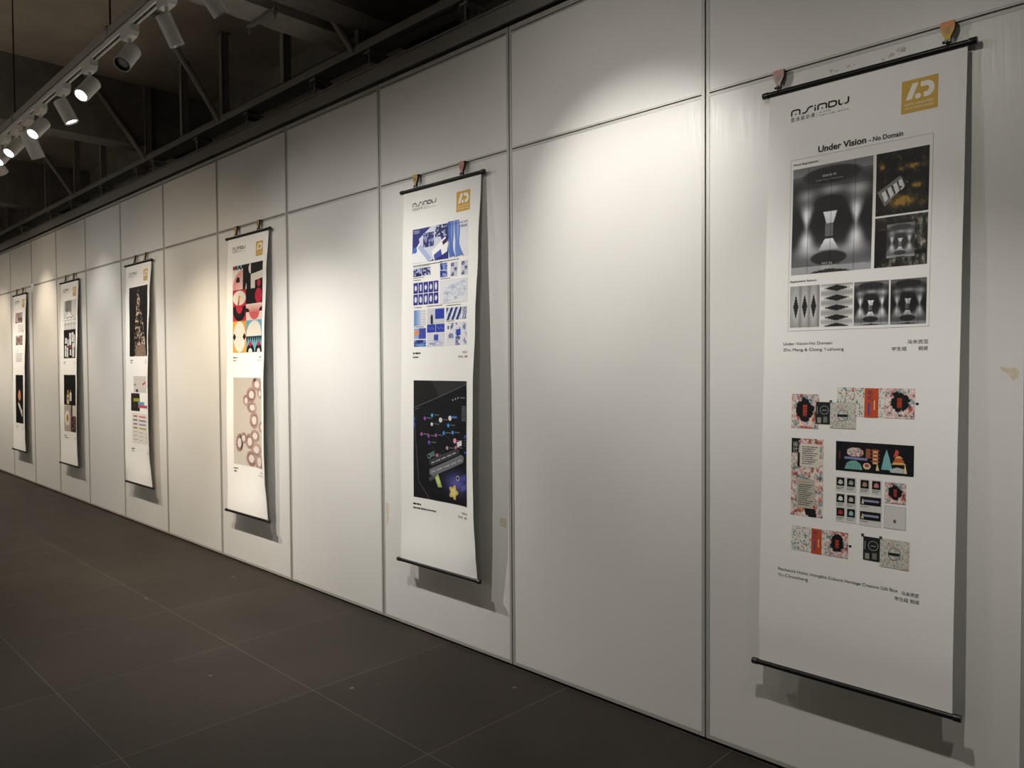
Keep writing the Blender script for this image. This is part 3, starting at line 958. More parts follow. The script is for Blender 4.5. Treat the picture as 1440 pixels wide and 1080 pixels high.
def blue_upper():
    A = Art()
    A.rect(-25.4, 23.6, 25.9, 44.5, (226, 228, 236))
    k = A.at(-25.4, 23.6, 25.9, 44.5)
    k.rect(0, 0, 0.66, 1, NB, 1)
    k.poly([(0.12, 0.30), (0.34, 0.0), (0.44, 0.0), (0.58, 0.62), (0.36, 0.98), (0.20, 1.0)], (206, 212, 230), 2)
    k.grid(0.20, 0.16, 0.40, 0.58, 24, 24, speck((28, 34, 92), (150, 160, 206), 5, 0.55, 7), 3)
    k.poly([(0.0, 0.74), (0.13, 0.42), (0.34, 0.92), (0.30, 1.0), (0.0, 1.0)], (236, 238, 244), 3)
    k.poly([(0.10, 0.55), (0.16, 0.46), (0.35, 0.90), (0.30, 1.0)], (170, 184, 220), 4)
    k.poly([(0.36, 0.72), (0.60, 0.36), (0.66, 0.56), (0.64, 0.80), (0.40, 1.0)], (240, 240, 244), 4)
    k.poly([(0.40, 0.84), (0.53, 0.70), (0.55, 0.88), (0.42, 0.99)], (64, 80, 176), 5)
    k.poly([(0.55, 0.50), (0.63, 0.40), (0.64, 0.52), (0.57, 0.60)], (24, 26, 60), 5)
    k.grid(0.42, 0.02, 0.63, 0.34, 24, 16, speck((26, 32, 96), (206, 214, 236), 9, 0.56, 5), 3)
    k.ell(0.05, 0.62, 0.04, 0.09, (70, 110, 200), 4)
    for i in range(3): k.greek(0.02, 0.13, 0.04 + i * 0.035, 0.02, i, (190, 196, 226), 3)
    # two legs standing on tiptoe
    for dx, c in ((0.0, (74, 110, 190)), (0.11, (96, 130, 204))):
        k.poly([(0.645 + dx, -0.03), (0.74 + dx * 0.9, -0.03), (0.745 + dx, 0.30), (0.735 + dx, 0.62), (0.745 + dx * 1.2, 0.80), (0.79 + dx * 1.3, 0.985), (0.74 + dx * 1.2, 0.96), (0.685 + dx, 0.99), (0.668 + dx, 0.80), (0.672 + dx, 0.55), (0.655 + dx, 0.28)], c, 5)
        k.poly([(0.70 + dx, 0.0), (0.735 + dx * 0.9, 0.0), (0.735 + dx, 0.30), (0.715 + dx, 0.62), (0.70 + dx, 0.3)], tuple(min(255, q + 34) for q in c), 6)
    A.text('From me to the wild', 8.7, 24.8, 25.2, 0.95, (40, 44, 70), 8)
    A.cjk('护野指南', 18.2, 25.0, 27.8, 1.5, (34, 36, 60), 8)
    A.greek(-24.6, 3.0, 45.8, 0.55, 3, (50, 54, 90)); A.greek(-24.6, -9.0, 46.6, 0.45, 4, (90, 94, 120))
    A.greek(0.8, 18.0, 45.5, 0.5, 5, (70, 74, 110))
    A.grid(-24.5, 47.8, -16.6, 52.8, 24, 16, speck((22, 28, 84), (170, 184, 224), 14, 0.55, 5))
    A.grid(-16.2, 47.8, -8.1, 52.8, 24, 16, speck((22, 28, 84), (190, 200, 232), 15, 0.55, 5))
    A.greek(-24.5, -14.0, 53.4, 0.45, 6, (90, 94, 120))
    A.grid(0.8, 46.8, 7.3, 50.8, 16, 12, speck((24, 40, 120), (140, 164, 220), 16, 0.5, 4))
    A.grid(0.8, 51.1, 7.3, 55.2, 16, 12, speck((24, 40, 120), (140, 164, 220), 17, 0.5, 4))
    for x in (10.3, 19.8):
        A.rect(x, 47.0, x + 6.2, 55.5, (206, 208, 216))
        for i in range(3):
            A.grid(x + 0.4 + (i % 2) * 2.6, 47.6 + i * 2.6, x + 3.2 + (i % 2) * 2.6, 49.8 + i * 2.6, 8, 8, speck((60, 70, 130), (190, 196, 214), 20 + i, 0.5, 3), 1)
    # ten cards
    for j in range(2):
        for i in range(5):
            x = -24.3 + i * 4.8; y = 56.6 + j * 7.1
            A.grid(x, y, x + 4.3, y + 6.6, 14, 18, (lambda q: lambda a, b: (226, 230, 240) if ((a - 0.5) / (0.22 + 0.1 * hsh(q, 1))) ** 2 + ((b - 0.5) / (0.24 + 0.14 * hsh(q, 2))) ** 2 + 0.9 * (fbm(a * 5, b * 5, q) - 0.5) < 0.8 else (40, 50, 140))(i + 5 * j))
    A.greek(-24.4, -17, 54.8, 0.5, 8, (60, 60, 90)); A.greek(1.2, 10, 55.9, 0.45, 9, (60, 60, 90))
    A.rect(1.2, 57.2, 26.0, 70.9, (224, 226, 232))
    A.frame(1.2, 57.2, 26.0, 70.9, 0.1, (170, 174, 190), 1)
    def crumple(a, b):
        ed = max(abs(a - 0.52) / 0.42, abs(b - 0.52 + (a - 0.5) * 0.35) / 0.36) + 0.3 * (fbm(a * 4, b * 4, 60) - 0.5)
        if ed > 1: return (224, 226, 232)
        n = fbm(a * 9, b * 9, 61)
        return mixc((120, 138, 178), (236, 238, 242), n * 1.3)
    A.grid(1.6, 57.6, 25.6, 70.5, 50, 30, crumple, 1)
    A.greek(-23.6, -16, 71.6, 0.5, 10, (60, 60, 90)); A.greek(-11.2, 3, 71.4, 0.5, 11, (60, 60, 90)); A.greek(6.6, 20, 72.0, 0.5, 12, (60, 60, 90))
    A.grid(-23.6, 73.4, -12.4, 83.1, 24, 24, lambda a, b: mixc((90, 130, 196), (214, 220, 234), a * 1.4) if a < 0.55 else ((200, 202, 210) if int(b * 12) % 2 else (224, 226, 232)))
    A.greek(-23.6, -14, 83.6, 0.45, 13, (60, 60, 90))
    A.grid(-23.5, 84.6, -12.3, 91.1, 24, 16, lambda a, b: (206, 150, 110) if a < 0.42 and 0.25 < b + a * 0.3 < 0.75 else ((60, 76, 170) if a > 0.4 else (150, 170, 214)))
    A.grid(-23.5, 91.8, -12.3, 95.9, 24, 10, speck((28, 40, 116), (110, 150, 210), 33, 0.5, 4))
    A.rect(-11.2, 73.0, 5.0, 82.5, (206, 208, 218))
    A.rect(-3.6, 73.6, 4.7, 79.6, (40, 64, 168), 1)
    A.at(-11.2, 73.0, 5.0, 82.5).poly([(0.22, 1), (0.2, 0.55), (0.27, 0.34), (0.34, 0.5), (0.35, 1)], (32, 34, 44), 1)
    for x in (-11.2, -2.9):
        A.rect(x, 82.7, x + 7.9, 87.6, (44, 66, 170))
        k = A.at(x, 82.7, x + 7.9, 87.6)
        for i in range(4): k.ell(0.25 + 0.18 * i, 0.4 + 0.2 * (i % 2), 0.03, 0.05, (190, 204, 240), 1)
        k.stroke([(0.25, 0.4), (0.43, 0.6), (0.61, 0.4), (0.79, 0.6)], 0.08, (150, 170, 226), 1)
    A.rect(-11.2, 87.9, 5.0, 96.0, (214, 216, 226))
    A.rect(-4.6, 88.9, -0.6, 92.5, (50, 80, 180), 1)
    A.grid(-11.2, 92.6, 5.0, 96.0, 24, 8, speck((150, 160, 196), (226, 228, 236), 37, 0.5, 5), 1)
    def stripes(a, b):
        t = (a * 3.2 + b * 0.9 + 0.15 * fbm(a * 5, b * 5, 40)) % 1
        return (24, 34, 96) if t < 0.45 else ((120, 150, 214) if t < 0.6 else (224, 228, 238))
    A.grid(6.6, 73.5, 20.6, 80.8, 34, 18, stripes)
    A.grid(21.4, 73.7, 25.8, 80.8, 12, 18, stripes)
    A.greek(6.6, 14, 81.2, 0.45, 14, (60, 60, 90))
    A.grid(6.6, 82.4, 26.2, 95.7, 40, 30, lambda a, b: (226, 226, 232) if fbm(a * 7, b * 5, 71) > 0.5 or int(a * 9) % 3 == 0 else mixc((44, 60, 140), (170, 176, 200), vn(a * 12, b * 12, 72)))
    A.rect(16.0, 86.5, 20.0, 90.0, (40, 70, 180), 1)
    A.rect(7.0, 82.8, 10.6, 88.0, (236, 236, 240), 1)
    A.ell(8.6, 85.2, 1.0, 1.2, (120, 130, 170), 2)
    return A

def screen_lower():
    A = Art()
    x0, y0, x1, y1 = -23.8, 116.6, 27.0, 188.9
    def bg(a, b):
        v = 20 + 8 * fbm(a * 3, b * 3, 5)
        if b < 0.22 - 0.16 * a + 0.0 and not (a < 0.32 + b * 1.2): v = 46
        g = math.exp(-((a - 0.78) / 0.22) ** 2 - ((b - 0.80) / 0.10) ** 2)
        return mixc((v, v, v + 3), (74, 74, 140), g * 0.95)
    A.grid(x0, y0, x1, y1, 40, 56, bg)
    k = A.at(x0, y0, x1, y1)
    k.poly([(0.0, 0.235), (1.0, 0.02), (1.0, 1.0), (0.42, 1.0), (0.10, 0.86)], (17, 18, 24), 1)
    k.grid(0.5, 0.70, 1.0, 0.98, 30, 24, lambda a, b: mixc((17, 18, 24), (92, 92, 168), math.exp(-((a - 0.6) / 0.42) ** 2 - ((b - 0.45) / 0.30) ** 2)), 2)
    k.stroke([(0.0, 0.235), (1.0, 0.02)], 0.22, (120, 120, 124), 2)
    k.stroke([(0.0, 0.235), (0.10, 0.86), (0.30, 1.0)], 0.25, (110, 110, 116), 2)
    k.stroke([(0.02, 0.25), (0.10, 0.235)], 0.3, (120, 120, 124), 3)
    nodes = [(0.21, 0.32, (150, 80, 170)), (0.345, 0.29, (70, 160, 220)), (0.34, 0.365, (210, 210, 214)), (0.50, 0.325, (214, 214, 218)), (0.67, 0.305, (214, 214, 220)), (0.64, 0.365, (70, 150, 220)),
             (0.56, 0.43, (70, 140, 210)), (0.415, 0.455, (150, 90, 180)), (0.28, 0.465, (140, 70, 150)), (0.15, 0.455, (170, 80, 170)), (0.29, 0.52, (120, 80, 180)), (0.72, 0.42, (70, 140, 220)),
             (0.76, 0.485, (226, 150, 180)), (0.78, 0.54, (206, 120, 150)), (0.44, 0.62, (206, 110, 140)), (0.62, 0.55, (190, 150, 150)), (0.30, 0.63, (120, 160, 160))]
    for a, b in ((0, 1), (2, 3), (3, 4), (3, 5), (3, 7), (4, 5), (6, 11), (6, 7), (7, 8), (8, 10), (8, 9), (6, 13), (12, 13), (13, 15), (15, 14), (14, 16), (10, 14)):
        k.stroke([nodes[a][:2], nodes[b][:2]], 0.12, (90, 92, 104), 3)
    for i, (a, b, c) in enumerate(nodes):
        r = 0.030 if i in (3, 4, 12) else 0.022
        k.ell(a, b, r, r * 0.70, c, 4, n=16)
        k.greek(a + 0.04, a + 0.13, b - 0.008, 0.008, i, (120, 122, 134), 4)
    k.rect(0.70, 0.285, 0.80, 0.30, (60, 110, 190), 4)
    for b in (0.32, 0.36, 0.375): k.rect(0.005, b, 0.035, b + 0.02, (44, 90, 180), 3)
    for i in range(3): k.ell(0.72 + 0.05 * i, 0.155 - 0.009 * i, 0.012, 0.008, (170, 170, 174), 3, n=10)
    k.greek(0.86, 0.96, 0.13, 0.008, 4, (150, 150, 156), 3)
    for i in range(9): k.greek(0.895, 0.985, 0.20 + i * 0.014, 0.006, 20 + i, (140, 140, 150), 3)
    for b in (0.43, 0.56): k.rect(0.955, b, 0.995, b + 0.016, (40, 96, 200), 3)
    for i in range(4): k.greek(0.94, 0.985, 0.45 + i * 0.02, 0.006, 40 + i, (120, 120, 130), 3)
    k.poly([(0.80, 0.495), (0.895, 0.475), (0.90, 0.515), (0.81, 0.535)], (222, 222, 226), 5)
    # chat bubbles
    for p, c in (([(0.30, 0.665), (0.80, 0.545), (0.85, 0.555), (0.84, 0.59), (0.35, 0.715), (0.30, 0.70)], (62, 64, 70)),
                 ([(0.30, 0.745), (0.88, 0.59), (0.945, 0.605), (0.93, 0.65), (0.36, 0.80), (0.30, 0.785)], (112, 114, 120)),
                 ([(0.29, 0.815), (0.40, 0.79), (0.41, 0.815), (0.30, 0.845)], (74, 76, 84))):
        k.poly(p, c, 5)
    for q, (a0, b0, a1, b1) in enumerate(((0.34, 0.695, 0.78, 0.585), (0.34, 0.772, 0.90, 0.635))):
        n = 22
        for i in range(n):
            if i % 5 == 3: continue
            t = i / n
            a, b = a0 + (a1 - a0) * t, b0 + (b1 - b0) * t
            k.poly([(a, b), (a + 0.014, b - 0.004), (a + 0.014, b - 0.014), (a, b - 0.010)], (206, 206, 210), 6)
    k.poly([(0.27, 0.62), (0.38, 0.585), (0.40, 0.62), (0.30, 0.655)], (84, 110, 112), 4)
    k.ell(0.29, 0.635, 0.022, 0.015, (20, 26, 28), 5); k.ring(0.29, 0.635, 0.028, 0.02, 0.006, (150, 170, 170), 5)
    k.ring(0.82, 0.785, 0.03, 0.02, 0.008, (226, 226, 232), 6); k.ell(0.82, 0.785, 0.02, 0.013, (20, 20, 28), 5)
    k.poly([(0.85, 0.775), (0.98, 0.74), (0.99, 0.79), (0.86, 0.815)], (70, 74, 150), 5)
    k.poly([(0.88, 0.845), (0.99, 0.82), (1.0, 0.86), (0.89, 0.885)], (84, 88, 160), 5)
    def petals(cx, cy, r, c, l):
        pts = []
        for i in range(40):
            a = i / 40 * 2 * math.pi
            q = r * (1 + 0.22 * math.cos(5 * a))
            pts.append((cx + q * math.cos(a), cy + q * 0.70 * math.sin(a)))
        k.poly(pts, c, l)
    petals(0.74, 0.905, 0.075, (206, 186, 100), 6); petals(0.74, 0.905, 0.045, (226, 210, 140), 7)
    k.poly([(0.40, 0.80), (0.46, 0.775), (0.50, 0.83), (0.53, 0.88), (0.46, 0.885), (0.42, 0.84)], (170, 190, 110), 6)
    k.poly([(0.43, 0.81), (0.47, 0.80), (0.49, 0.85), (0.47, 0.87)], (206, 214, 150), 7)
    for i in range(8): k.rect(0.28 + 0.05 * (i % 4), 0.905 + 0.02 * (i // 4), 0.31 + 0.05 * (i % 4), 0.915 + 0.02 * (i // 4), (40, 42, 46), 3)
    return A

# ---- third banner: cut-paper geometry above, clay rings below
def geo_upper():
    A = Art()
    x0, y0, x1, y1 = -25.0, 23.1, 28.0, 95.7
    A.rect(x0, y0, x1, y1, (18, 18, 20))
    k = A.at(x0, y0, x1, y1)
    Wt, Cr, Bl, Ye, Pk = (226, 220, 210), (190, 44, 66), (104, 168, 184), (216, 160, 60), (222, 170, 164)
    k.rect(0.0, 0.06, 0.34, 0.28, Wt, 1)
    for i, c in enumerate((Cr, Bl, Bl)):
        k.ell(0.055 + 0.11 * i, 0.0, 0.055, 0.055, (18, 18, 20), 2, 0, 180, 14)
        k.ell(0.055 + 0.11 * i, 0.0, 0.035, 0.035, c, 3, 0, 180, 14)
    k.grid(0.0, 0.04, 0.34, 0.28, 24, 24, lambda a, b: mixc((206, 90, 96), (232, 196, 186), a * 0.7 + b * 0.5) if ((a - 1.0) / 1.0) ** 2 + ((b - 1.0) / 0.92) ** 2 < 1 else Wt, 2)
    k.rect(0.345, 0.03, 0.44, 0.28, (18, 18, 20), 2)
    k.poly([(0.115, 0.195), (0.115, 0.165), (0.14, 0.14), (0.18, 0.13), (0.22, 0.14), (0.24, 0.165), (0.245, 0.195)], (18, 18, 20), 3)
    k.ell(0.60, 0.055, 0.075, 0.06, Wt, 1, 90, 270, 18)
    k.poly([(0.60, 0.125), (1.0, 0.10), (1.0, 0.185), (0.74, 0.20), (0.74, 0.285), (0.60, 0.285)], Wt, 1)
    k.ell(0.87, 0.235, 0.065, 0.04, Cr, 1)
    k.ell(0.86, 0.375, 0.125, 0.085, Cr, 1)
    k.rect(0.0, 0.285, 0.44, 0.47, Cr, 1)
    k.ell(0.22, 0.375, 0.215, 0.085, Wt, 2)
    k.poly([(0.20, 0.34), (0.26, 0.36), (0.23, 0.40), (0.21, 0.46), (0.17, 0.45), (0.18, 0.39)], Ye, 3)
    k.poly([(0.18, 0.40), (0.21, 0.42), (0.20, 0.47), (0.165, 0.46)], Cr, 4)
    k.poly([(0.42, 0.285), (0.46, 0.21), (0.47, 0.28)], Wt, 3)
    k.rect(0.0, 0.47, 0.44, 0.64, Cr, 1)
    pts = [(0.0, 0.47), (0.08, 0.47)] + [(0.22 - 0.13 * math.cos(math.radians(a)), 0.47 + 0.09 * math.sin(math.radians(a))) for a in range(0, 181, 20)] + [(0.42, 0.47)]
    k.ell(0.22, 0.50, 0.215, 0.14, (18, 18, 20), 2, 0, 180, 20)
    k.rect(0.005, 0.47, 0.435, 0.502, (18, 18, 20), 2)
    k.ell(0.22, 0.47, 0.11, 0.085, Cr, 3, 0, 180, 18)
    k.rect(0.44, 0.455, 1.0, 0.64, (232, 206, 196), 1)
    k.grid(0.46, 0.46, 0.98, 0.55, 20, 10, lambda a, b: mixc((236, 218, 208), (214, 120, 116), b), 2)
    k.ell(0.44, 0.545, 0.11, 0.045, (18, 18, 20), 3, 270, 360, 12)
    k.ell(1.0, 0.545, 0.12, 0.045, (18, 18, 20), 3, 180, 270, 12)
    k.poly([(0.44, 0.545), (0.44, 0.50), (0.55, 0.545)], (18, 18, 20), 3)
    k.poly([(1.0, 0.545), (1.0, 0.50), (0.88, 0.545)], (18, 18, 20), 3)
    k.ell(0.72, 0.55, 0.17, 0.085, (206, 96, 100), 4, 0, 180, 18)
    k.rect(0.0, 0.64, 0.44, 1.0, Ye, 1)
    k.ell(0.22, 0.82, 0.20, 0.178, Wt, 2)
    for cx in (0.055, 0.38):
        k.poly([(cx - 0.055, 0.82), (cx, 0.775), (cx + 0.055, 0.82), (cx, 0.865)], (18, 18, 20), 3)
    k.rect(0.44, 0.64, 1.0, 0.82, Bl, 1)
    k.ell(0.72, 0.82, 0.27, 0.175, Wt, 2, 180, 360, 24)
    k.rect(0.44, 0.82, 1.0, 1.0, Bl, 1)
    for i in range(8):
        k.poly([(0.44 + i * 0.07, 0.822), (0.51 + i * 0.07, 0.822), (0.47 + i * 0.07, 0.90 - 0.01 * (i % 2))], (18, 18, 20), 2)
    for cx in (0.58, 0.87):
        k.ell(cx, 1.0, 0.13, 0.095, (18, 18, 20), 3, 180, 360, 18)
        k.ell(cx, 1.0, 0.065, 0.045, Wt, 4, 180, 360, 14)
        k.poly([(cx - 0.06, 0.905), (cx, 0.875), (cx + 0.06, 0.905), (cx, 0.94)], Cr, 4)
    return A

RINGS = [(0.80, 0.075, 0.16, 0.062), (0.60, 0.19, 0.14, 0.07), (0.42, 0.26, 0.09, 0.055), (0.62, 0.335, 0.14, 0.055), (0.69, 0.475, 0.13, 0.08), (0.98, 0.54, 0.10, 0.05), (0.72, 0.65, 0.15, 0.06),
         (0.53, 0.72, 0.13, 0.075), (0.33, 0.69, 0.09, 0.055), (0.19, 0.75, 0.10, 0.09), (0.77, 0.80, 0.17, 0.06), (0.59, 0.91, 0.15, 0.075), (0.87, 0.93, 0.13, 0.08), (0.92, 0.17, 0.09, 0.05)]
def rings_fn(a, b):
    bgc = mixc((190, 182, 172), (206, 198, 188), b)
    best = None
    for i, (cx, cy, rx, ry) in enumerate(RINGS):
        d = math.hypot((a - cx) / rx, (b - cy) / ry)
        d += 0.12 * (vn(a * 9, b * 12, i) - 0.5)
        if d < 0.62: return mixc(bgc, (226, 220, 212), 0.7)
        if d < 1.18 and (best is None or d < best[0]): best = (d, cy, ry, i)
    if best:
        d, cy, ry, i = best
        n = vn(a * 7, b * 9, 30 + i)
        c = mixc((206, 182, 172), (124, 92, 88), 0.25 + 0.75 * n * (1.25 if d < 0.85 else 0.7))
        if n > 0.80 and i % 3 == 0: c = (46, 42, 44)
        return c
    return bgc
def rings_lower():
    A = Art()
    A.grid(-24.8, 116.5, 27.2, 189.4, 90, 110, rings_fn)
    return A

# ---- fourth banner: lace-like pine on black above, coloured tapes below
def pine_upper():
    A = Art()
    def fn(a, b):
        bgc = (22, 19, 19)
        hw = 0.03 + 0.34 * max(0, b - 0.06) ** 0.9
        cx = 0.46 + 0.10 * b
        if b < 0.05 or abs(a - cx) > hw: return bgc
        n = fbm(a * 20, b * 34, 4)
        e = fbm(a * 26, b * 40, 9)
        t = (n - 0.46) * 6
        if b > 0.80:
            d = math.hypot((a - 0.70) / 0.42, (b - 0.93) / 0.10)
            if d < 1: return mixc((36, 28, 26), (196, 166, 146), 0.2 + 0.6 * abs(math.sin(d * 14)) * (0.5 + e))
        if b > 0.72 and a > 0.66 and e > 0.52: return (206, 186, 168)
        return mixc(bgc, (206, 182, 160), t if e > 0.42 else t * 0.3)
    A.grid(-25.0, 23.0, 28.0, 96.0, 110, 150, fn)
    return A
def tapes_lower():
    A = Art()
    A.rect(-15.8, 116.6, 22.0, 134.0, (206, 200, 194))
    k = A.at(-15.8, 116.6, 22.0, 134.0)
    k.poly([(0.64, 0.46), (0.94, 0.30), (0.97, 0.38), (0.68, 0.56)], (190, 70, 80), 1)
    k.rect(0.0, 0.48, 0.18, 0.56, (150, 140, 70), 1)
    k.rect(0.15, 0.80, 0.32, 0.97, (70, 66, 62), 1)
    k.stroke([(0.35, 0.15), (0.60, 0.28), (0.9, 0.22)], 0.2, (170, 164, 158), 1)
    A.grid(-23.0, 134.8, 0.2, 153.5, 30, 24, lambda a, b: mixc((26, 26, 24), (90, 70, 56), fbm(a * 5, b * 5, 5) * 1.3 - 0.35), 1)
    A.rect(-16.5, 140.0, -0.2, 143.4, (150, 160, 60), 2)
    A.rect(-3.8, 143.6, 13.8, 146.6, (90, 160, 190), 3)
    A.rect(-4.0, 146.9, 24.2, 149.8, (206, 90, 104), 3)
    A.rect(20.5, 146.9, 24.2, 149.8, (90, 80, 110), 4)
    A.greek(0.0, 18.0, 147.8, 0.9, 5, (150, 60, 76), 4)
    A.rect(-20.5, 155.8, 23.5, 187.6, (226, 222, 216))
    cols = [(206, 90, 90), (120, 104, 130), (130, 124, 150), (160, 160, 50)]
    for i, c in enumerate(cols):
        y = 158.2 + i * 4.1
        A.rect(-17.6 - (i % 2), y, -6.8, y + 1.4, c, 1)
        A.rect(-2.3, y + 0.3, 17.5 + (i % 2) * 2, y + 1.6, c, 1)
        A.greek(-15, -9, y + 0.4, 0.6, i, (90, 60, 70), 2)
    for i in range(3):
        y = 175.0 + i * 4.1
        A.greek(-18, -6, y, 0.6, 20 + i, (130, 126, 122), 1)
        A.greek(-2.0, 8, y + 0.5, 0.6, 30 + i, (130, 126, 122), 1)
        A.rect(17.5, y + 0.2, 19.2, y + 1.6, (70, 66, 70), 1)
    return A

# ---- fifth banner
def facade_upper():
    A = Art()
    def fn(a, b):
        v = 196 + 22 * b
        if 0.12 < a < 0.62 and b < 0.36 + 0.25 * a * 0.3:
            v = 96 + 30 * (int(a * 30) % 2) + 20 * vn(a * 12, b * 6, 3)
        ridge = 0.34 + abs(a - 0.42) * 0.62
        if b > ridge:
            v = 226
            if b < ridge + 0.035 or abs(b - 0.68) < 0.012: v = 150
            if 0.56 < b < 0.61 and 0.2 < a < 0.7 and abs(b - 0.585 - 0.1 * (a - 0.45) ** 2) < 0.014: v = 120
            if b > 0.74: v = 216 - 26 * (int(a * 9) % 2) - (30 if int(b * 30) % 6 == 0 else 0)
        return G_(v)
    A.grid(-22.0, 22.6, 28.8, 59.4, 44, 40, fn)
    A.rect(-22.0, 59.4, 26.6, 95.4, (20, 20, 22))
    k = A.at(-22.0, 59.4, 26.6, 95.4)
    for x, y, w_, h_ in ((0.08, 0.55, 0.14, 0.40), (0.25, 0.62, 0.12, 0.34), (0.10, 0.28, 0.16, 0.20), (0.30, 0.34, 0.10, 0.24), (0.44, 0.12, 0.18, 0.42), (0.66, 0.10, 0.16, 0.34), (0.70, 0.48, 0.18, 0.48), (0.84, 0.18, 0.10, 0.44), (0.50, 0.70, 0.12, 0.2)):
        k.rect(x, y, x + w_, y + h_, (212, 214, 214), 1)
        k.rect(x + w_ * 0.3, y + h_ * 0.35, x + w_ * 0.7, y + h_ * 0.45, (110, 120, 124), 2)
    k.rect(0.48, 0.55, 0.62, 0.66, (150, 80, 76), 1)
    return A
def plate_lower():
    A = Art()
    A.rect(-22.6, 116.5, 26.9, 154.8, (18, 18, 19))
    k = A.at(-22.6, 116.5, 26.9, 154.8)
    k.rect(0.20, 0.66, 0.40, 0.96, (190, 176, 140), 1); k.rect(0.24, 0.50, 0.38, 0.66, (150, 120, 60), 1); k.rect(0.44, 0.58, 0.60, 0.86, (206, 204, 196), 1)
    k.rect(0.50, 0.50, 0.55, 0.58, (170, 150, 90), 2); k.rect(0.25, 0.74, 0.36, 0.82, (100, 80, 50), 2)
    A.grid(-22.6, 155.2, 3.4, 188.4, 24, 24, lambda a, b: mixc((206, 196, 184), (150, 140, 132), fbm(a * 5, b * 5, 8)))
    A.ell(-10.5, 171.5, 9.0, 9.5, (230, 224, 214), 1); A.ell(-10.0, 171.5, 4.6, 5.4, (196, 150, 90), 2); A.ell(-10.0, 171.5, 2.4, 2.8, (150, 100, 60), 3)
    A.rect(3.6, 154.9, 28.6, 168.0, (206, 198, 188)); A.rect(3.6, 154.9, 10.0, 168.0, (70, 50, 44), 1)
    A.grid(2.6, 168.0, 29.2, 188.2, 24, 20, speck((40, 28, 26), (150, 110, 92), 9, 0.55, 5))
    A.rect(12.0, 172.0, 22.0, 179.0, (96, 60, 60), 1)
    return A

# ---- sixth banner
def pages_upper():
    A = Art()
    A.grid(-22.5, 25.2, 17.0, 40.6, 24, 16, lambda a, b: mixc((70, 46, 48), (226, 210, 200), fbm(a * 4, b * 3, 3) * 1.6 - 0.3))
    for i in range(5): A.greek(-6, 22, 43.5 + i * 2.4, 1.0, i, (170, 160, 152))
    A.grid(-20.5, 59.4, 16.8, 73.3, 24, 16, lambda a, b: mixc((80, 56, 58), (220, 206, 198), fbm(a * 4, b * 3, 13) * 1.6 - 0.3))
    A.stroke([(-12, 77), (-10, 81), (-13, 84)], 0.8, (120, 110, 104))
    for i in range(6): A.greek(-20, 16 - (i % 3) * 3, 86.0 + i * 2.2, 0.9, 9 + i, (150, 142, 134))
    A.rect(18.5, 52, 22.5, 55, (170, 160, 152))
    return A
def hand_lower():
    A = Art()
    A.rect(-22.8, 117.7, 18.8, 189.5, (20, 19, 20))
    k = A.at(-22.8, 117.7, 18.8, 189.5)
    k.poly([(0.28, 0.42), (0.42, 0.30), (0.62, 0.34), (0.66, 0.48), (0.50, 0.54), (0.32, 0.50)], (206, 140, 104), 1)
    k.poly([(0.30, 0.56), (0.55, 0.62), (0.78, 0.74), (0.92, 0.82), (0.80, 0.86), (0.50, 0.72), (0.28, 0.62)], (206, 202, 198), 1)
    k.poly([(0.70, 0.72), (0.86, 0.72), (0.84, 0.80), (0.74, 0.80)], (230, 226, 220), 2)
    return A

# ------------------------------------------------------------------ banners
LEN = 2.295
def interp(tab, t):
    for (a, x), (b, y) in zip(tab, tab[1:]):
        if t <= b:
            q = (t - a) / (b - a)
            q = q * q * (3 - 2 * q)
            return x + (y - x) * q
    return tab[-1][1]
FLATC = [(0, .030), (.15, .042), (.35, .054), (.65, .070), (.92, .082), (1, .076)]
MID = [(0, .030), (.2, .042), (.5, .050), (.85, .056), (1, .076)]
RGT = [(0, .030), (.18, .056), (.36, .082), (.53, .103), (.71, .108), (.84, .104), (.93, .09), (1, .076)]
LFT = [(0, .030), (.18, .045), (.36, .056), (.71, .071), (.9, .070), (1, .076)]
RG3 = [(0, .030), (.15, .056), (.36, .082), (.55, .098), (.75, .103), (.86, .099), (.94, .085), (1, .076)]
RG5 = [(0, .030), (.2, .048), (.5, .07), (.8, .082), (.92, .082), (1, .076)]
LF3 = [(0, .030), (.18, .045), (.5, .06), (.8, .085), (.9, .09), (1, .076)]

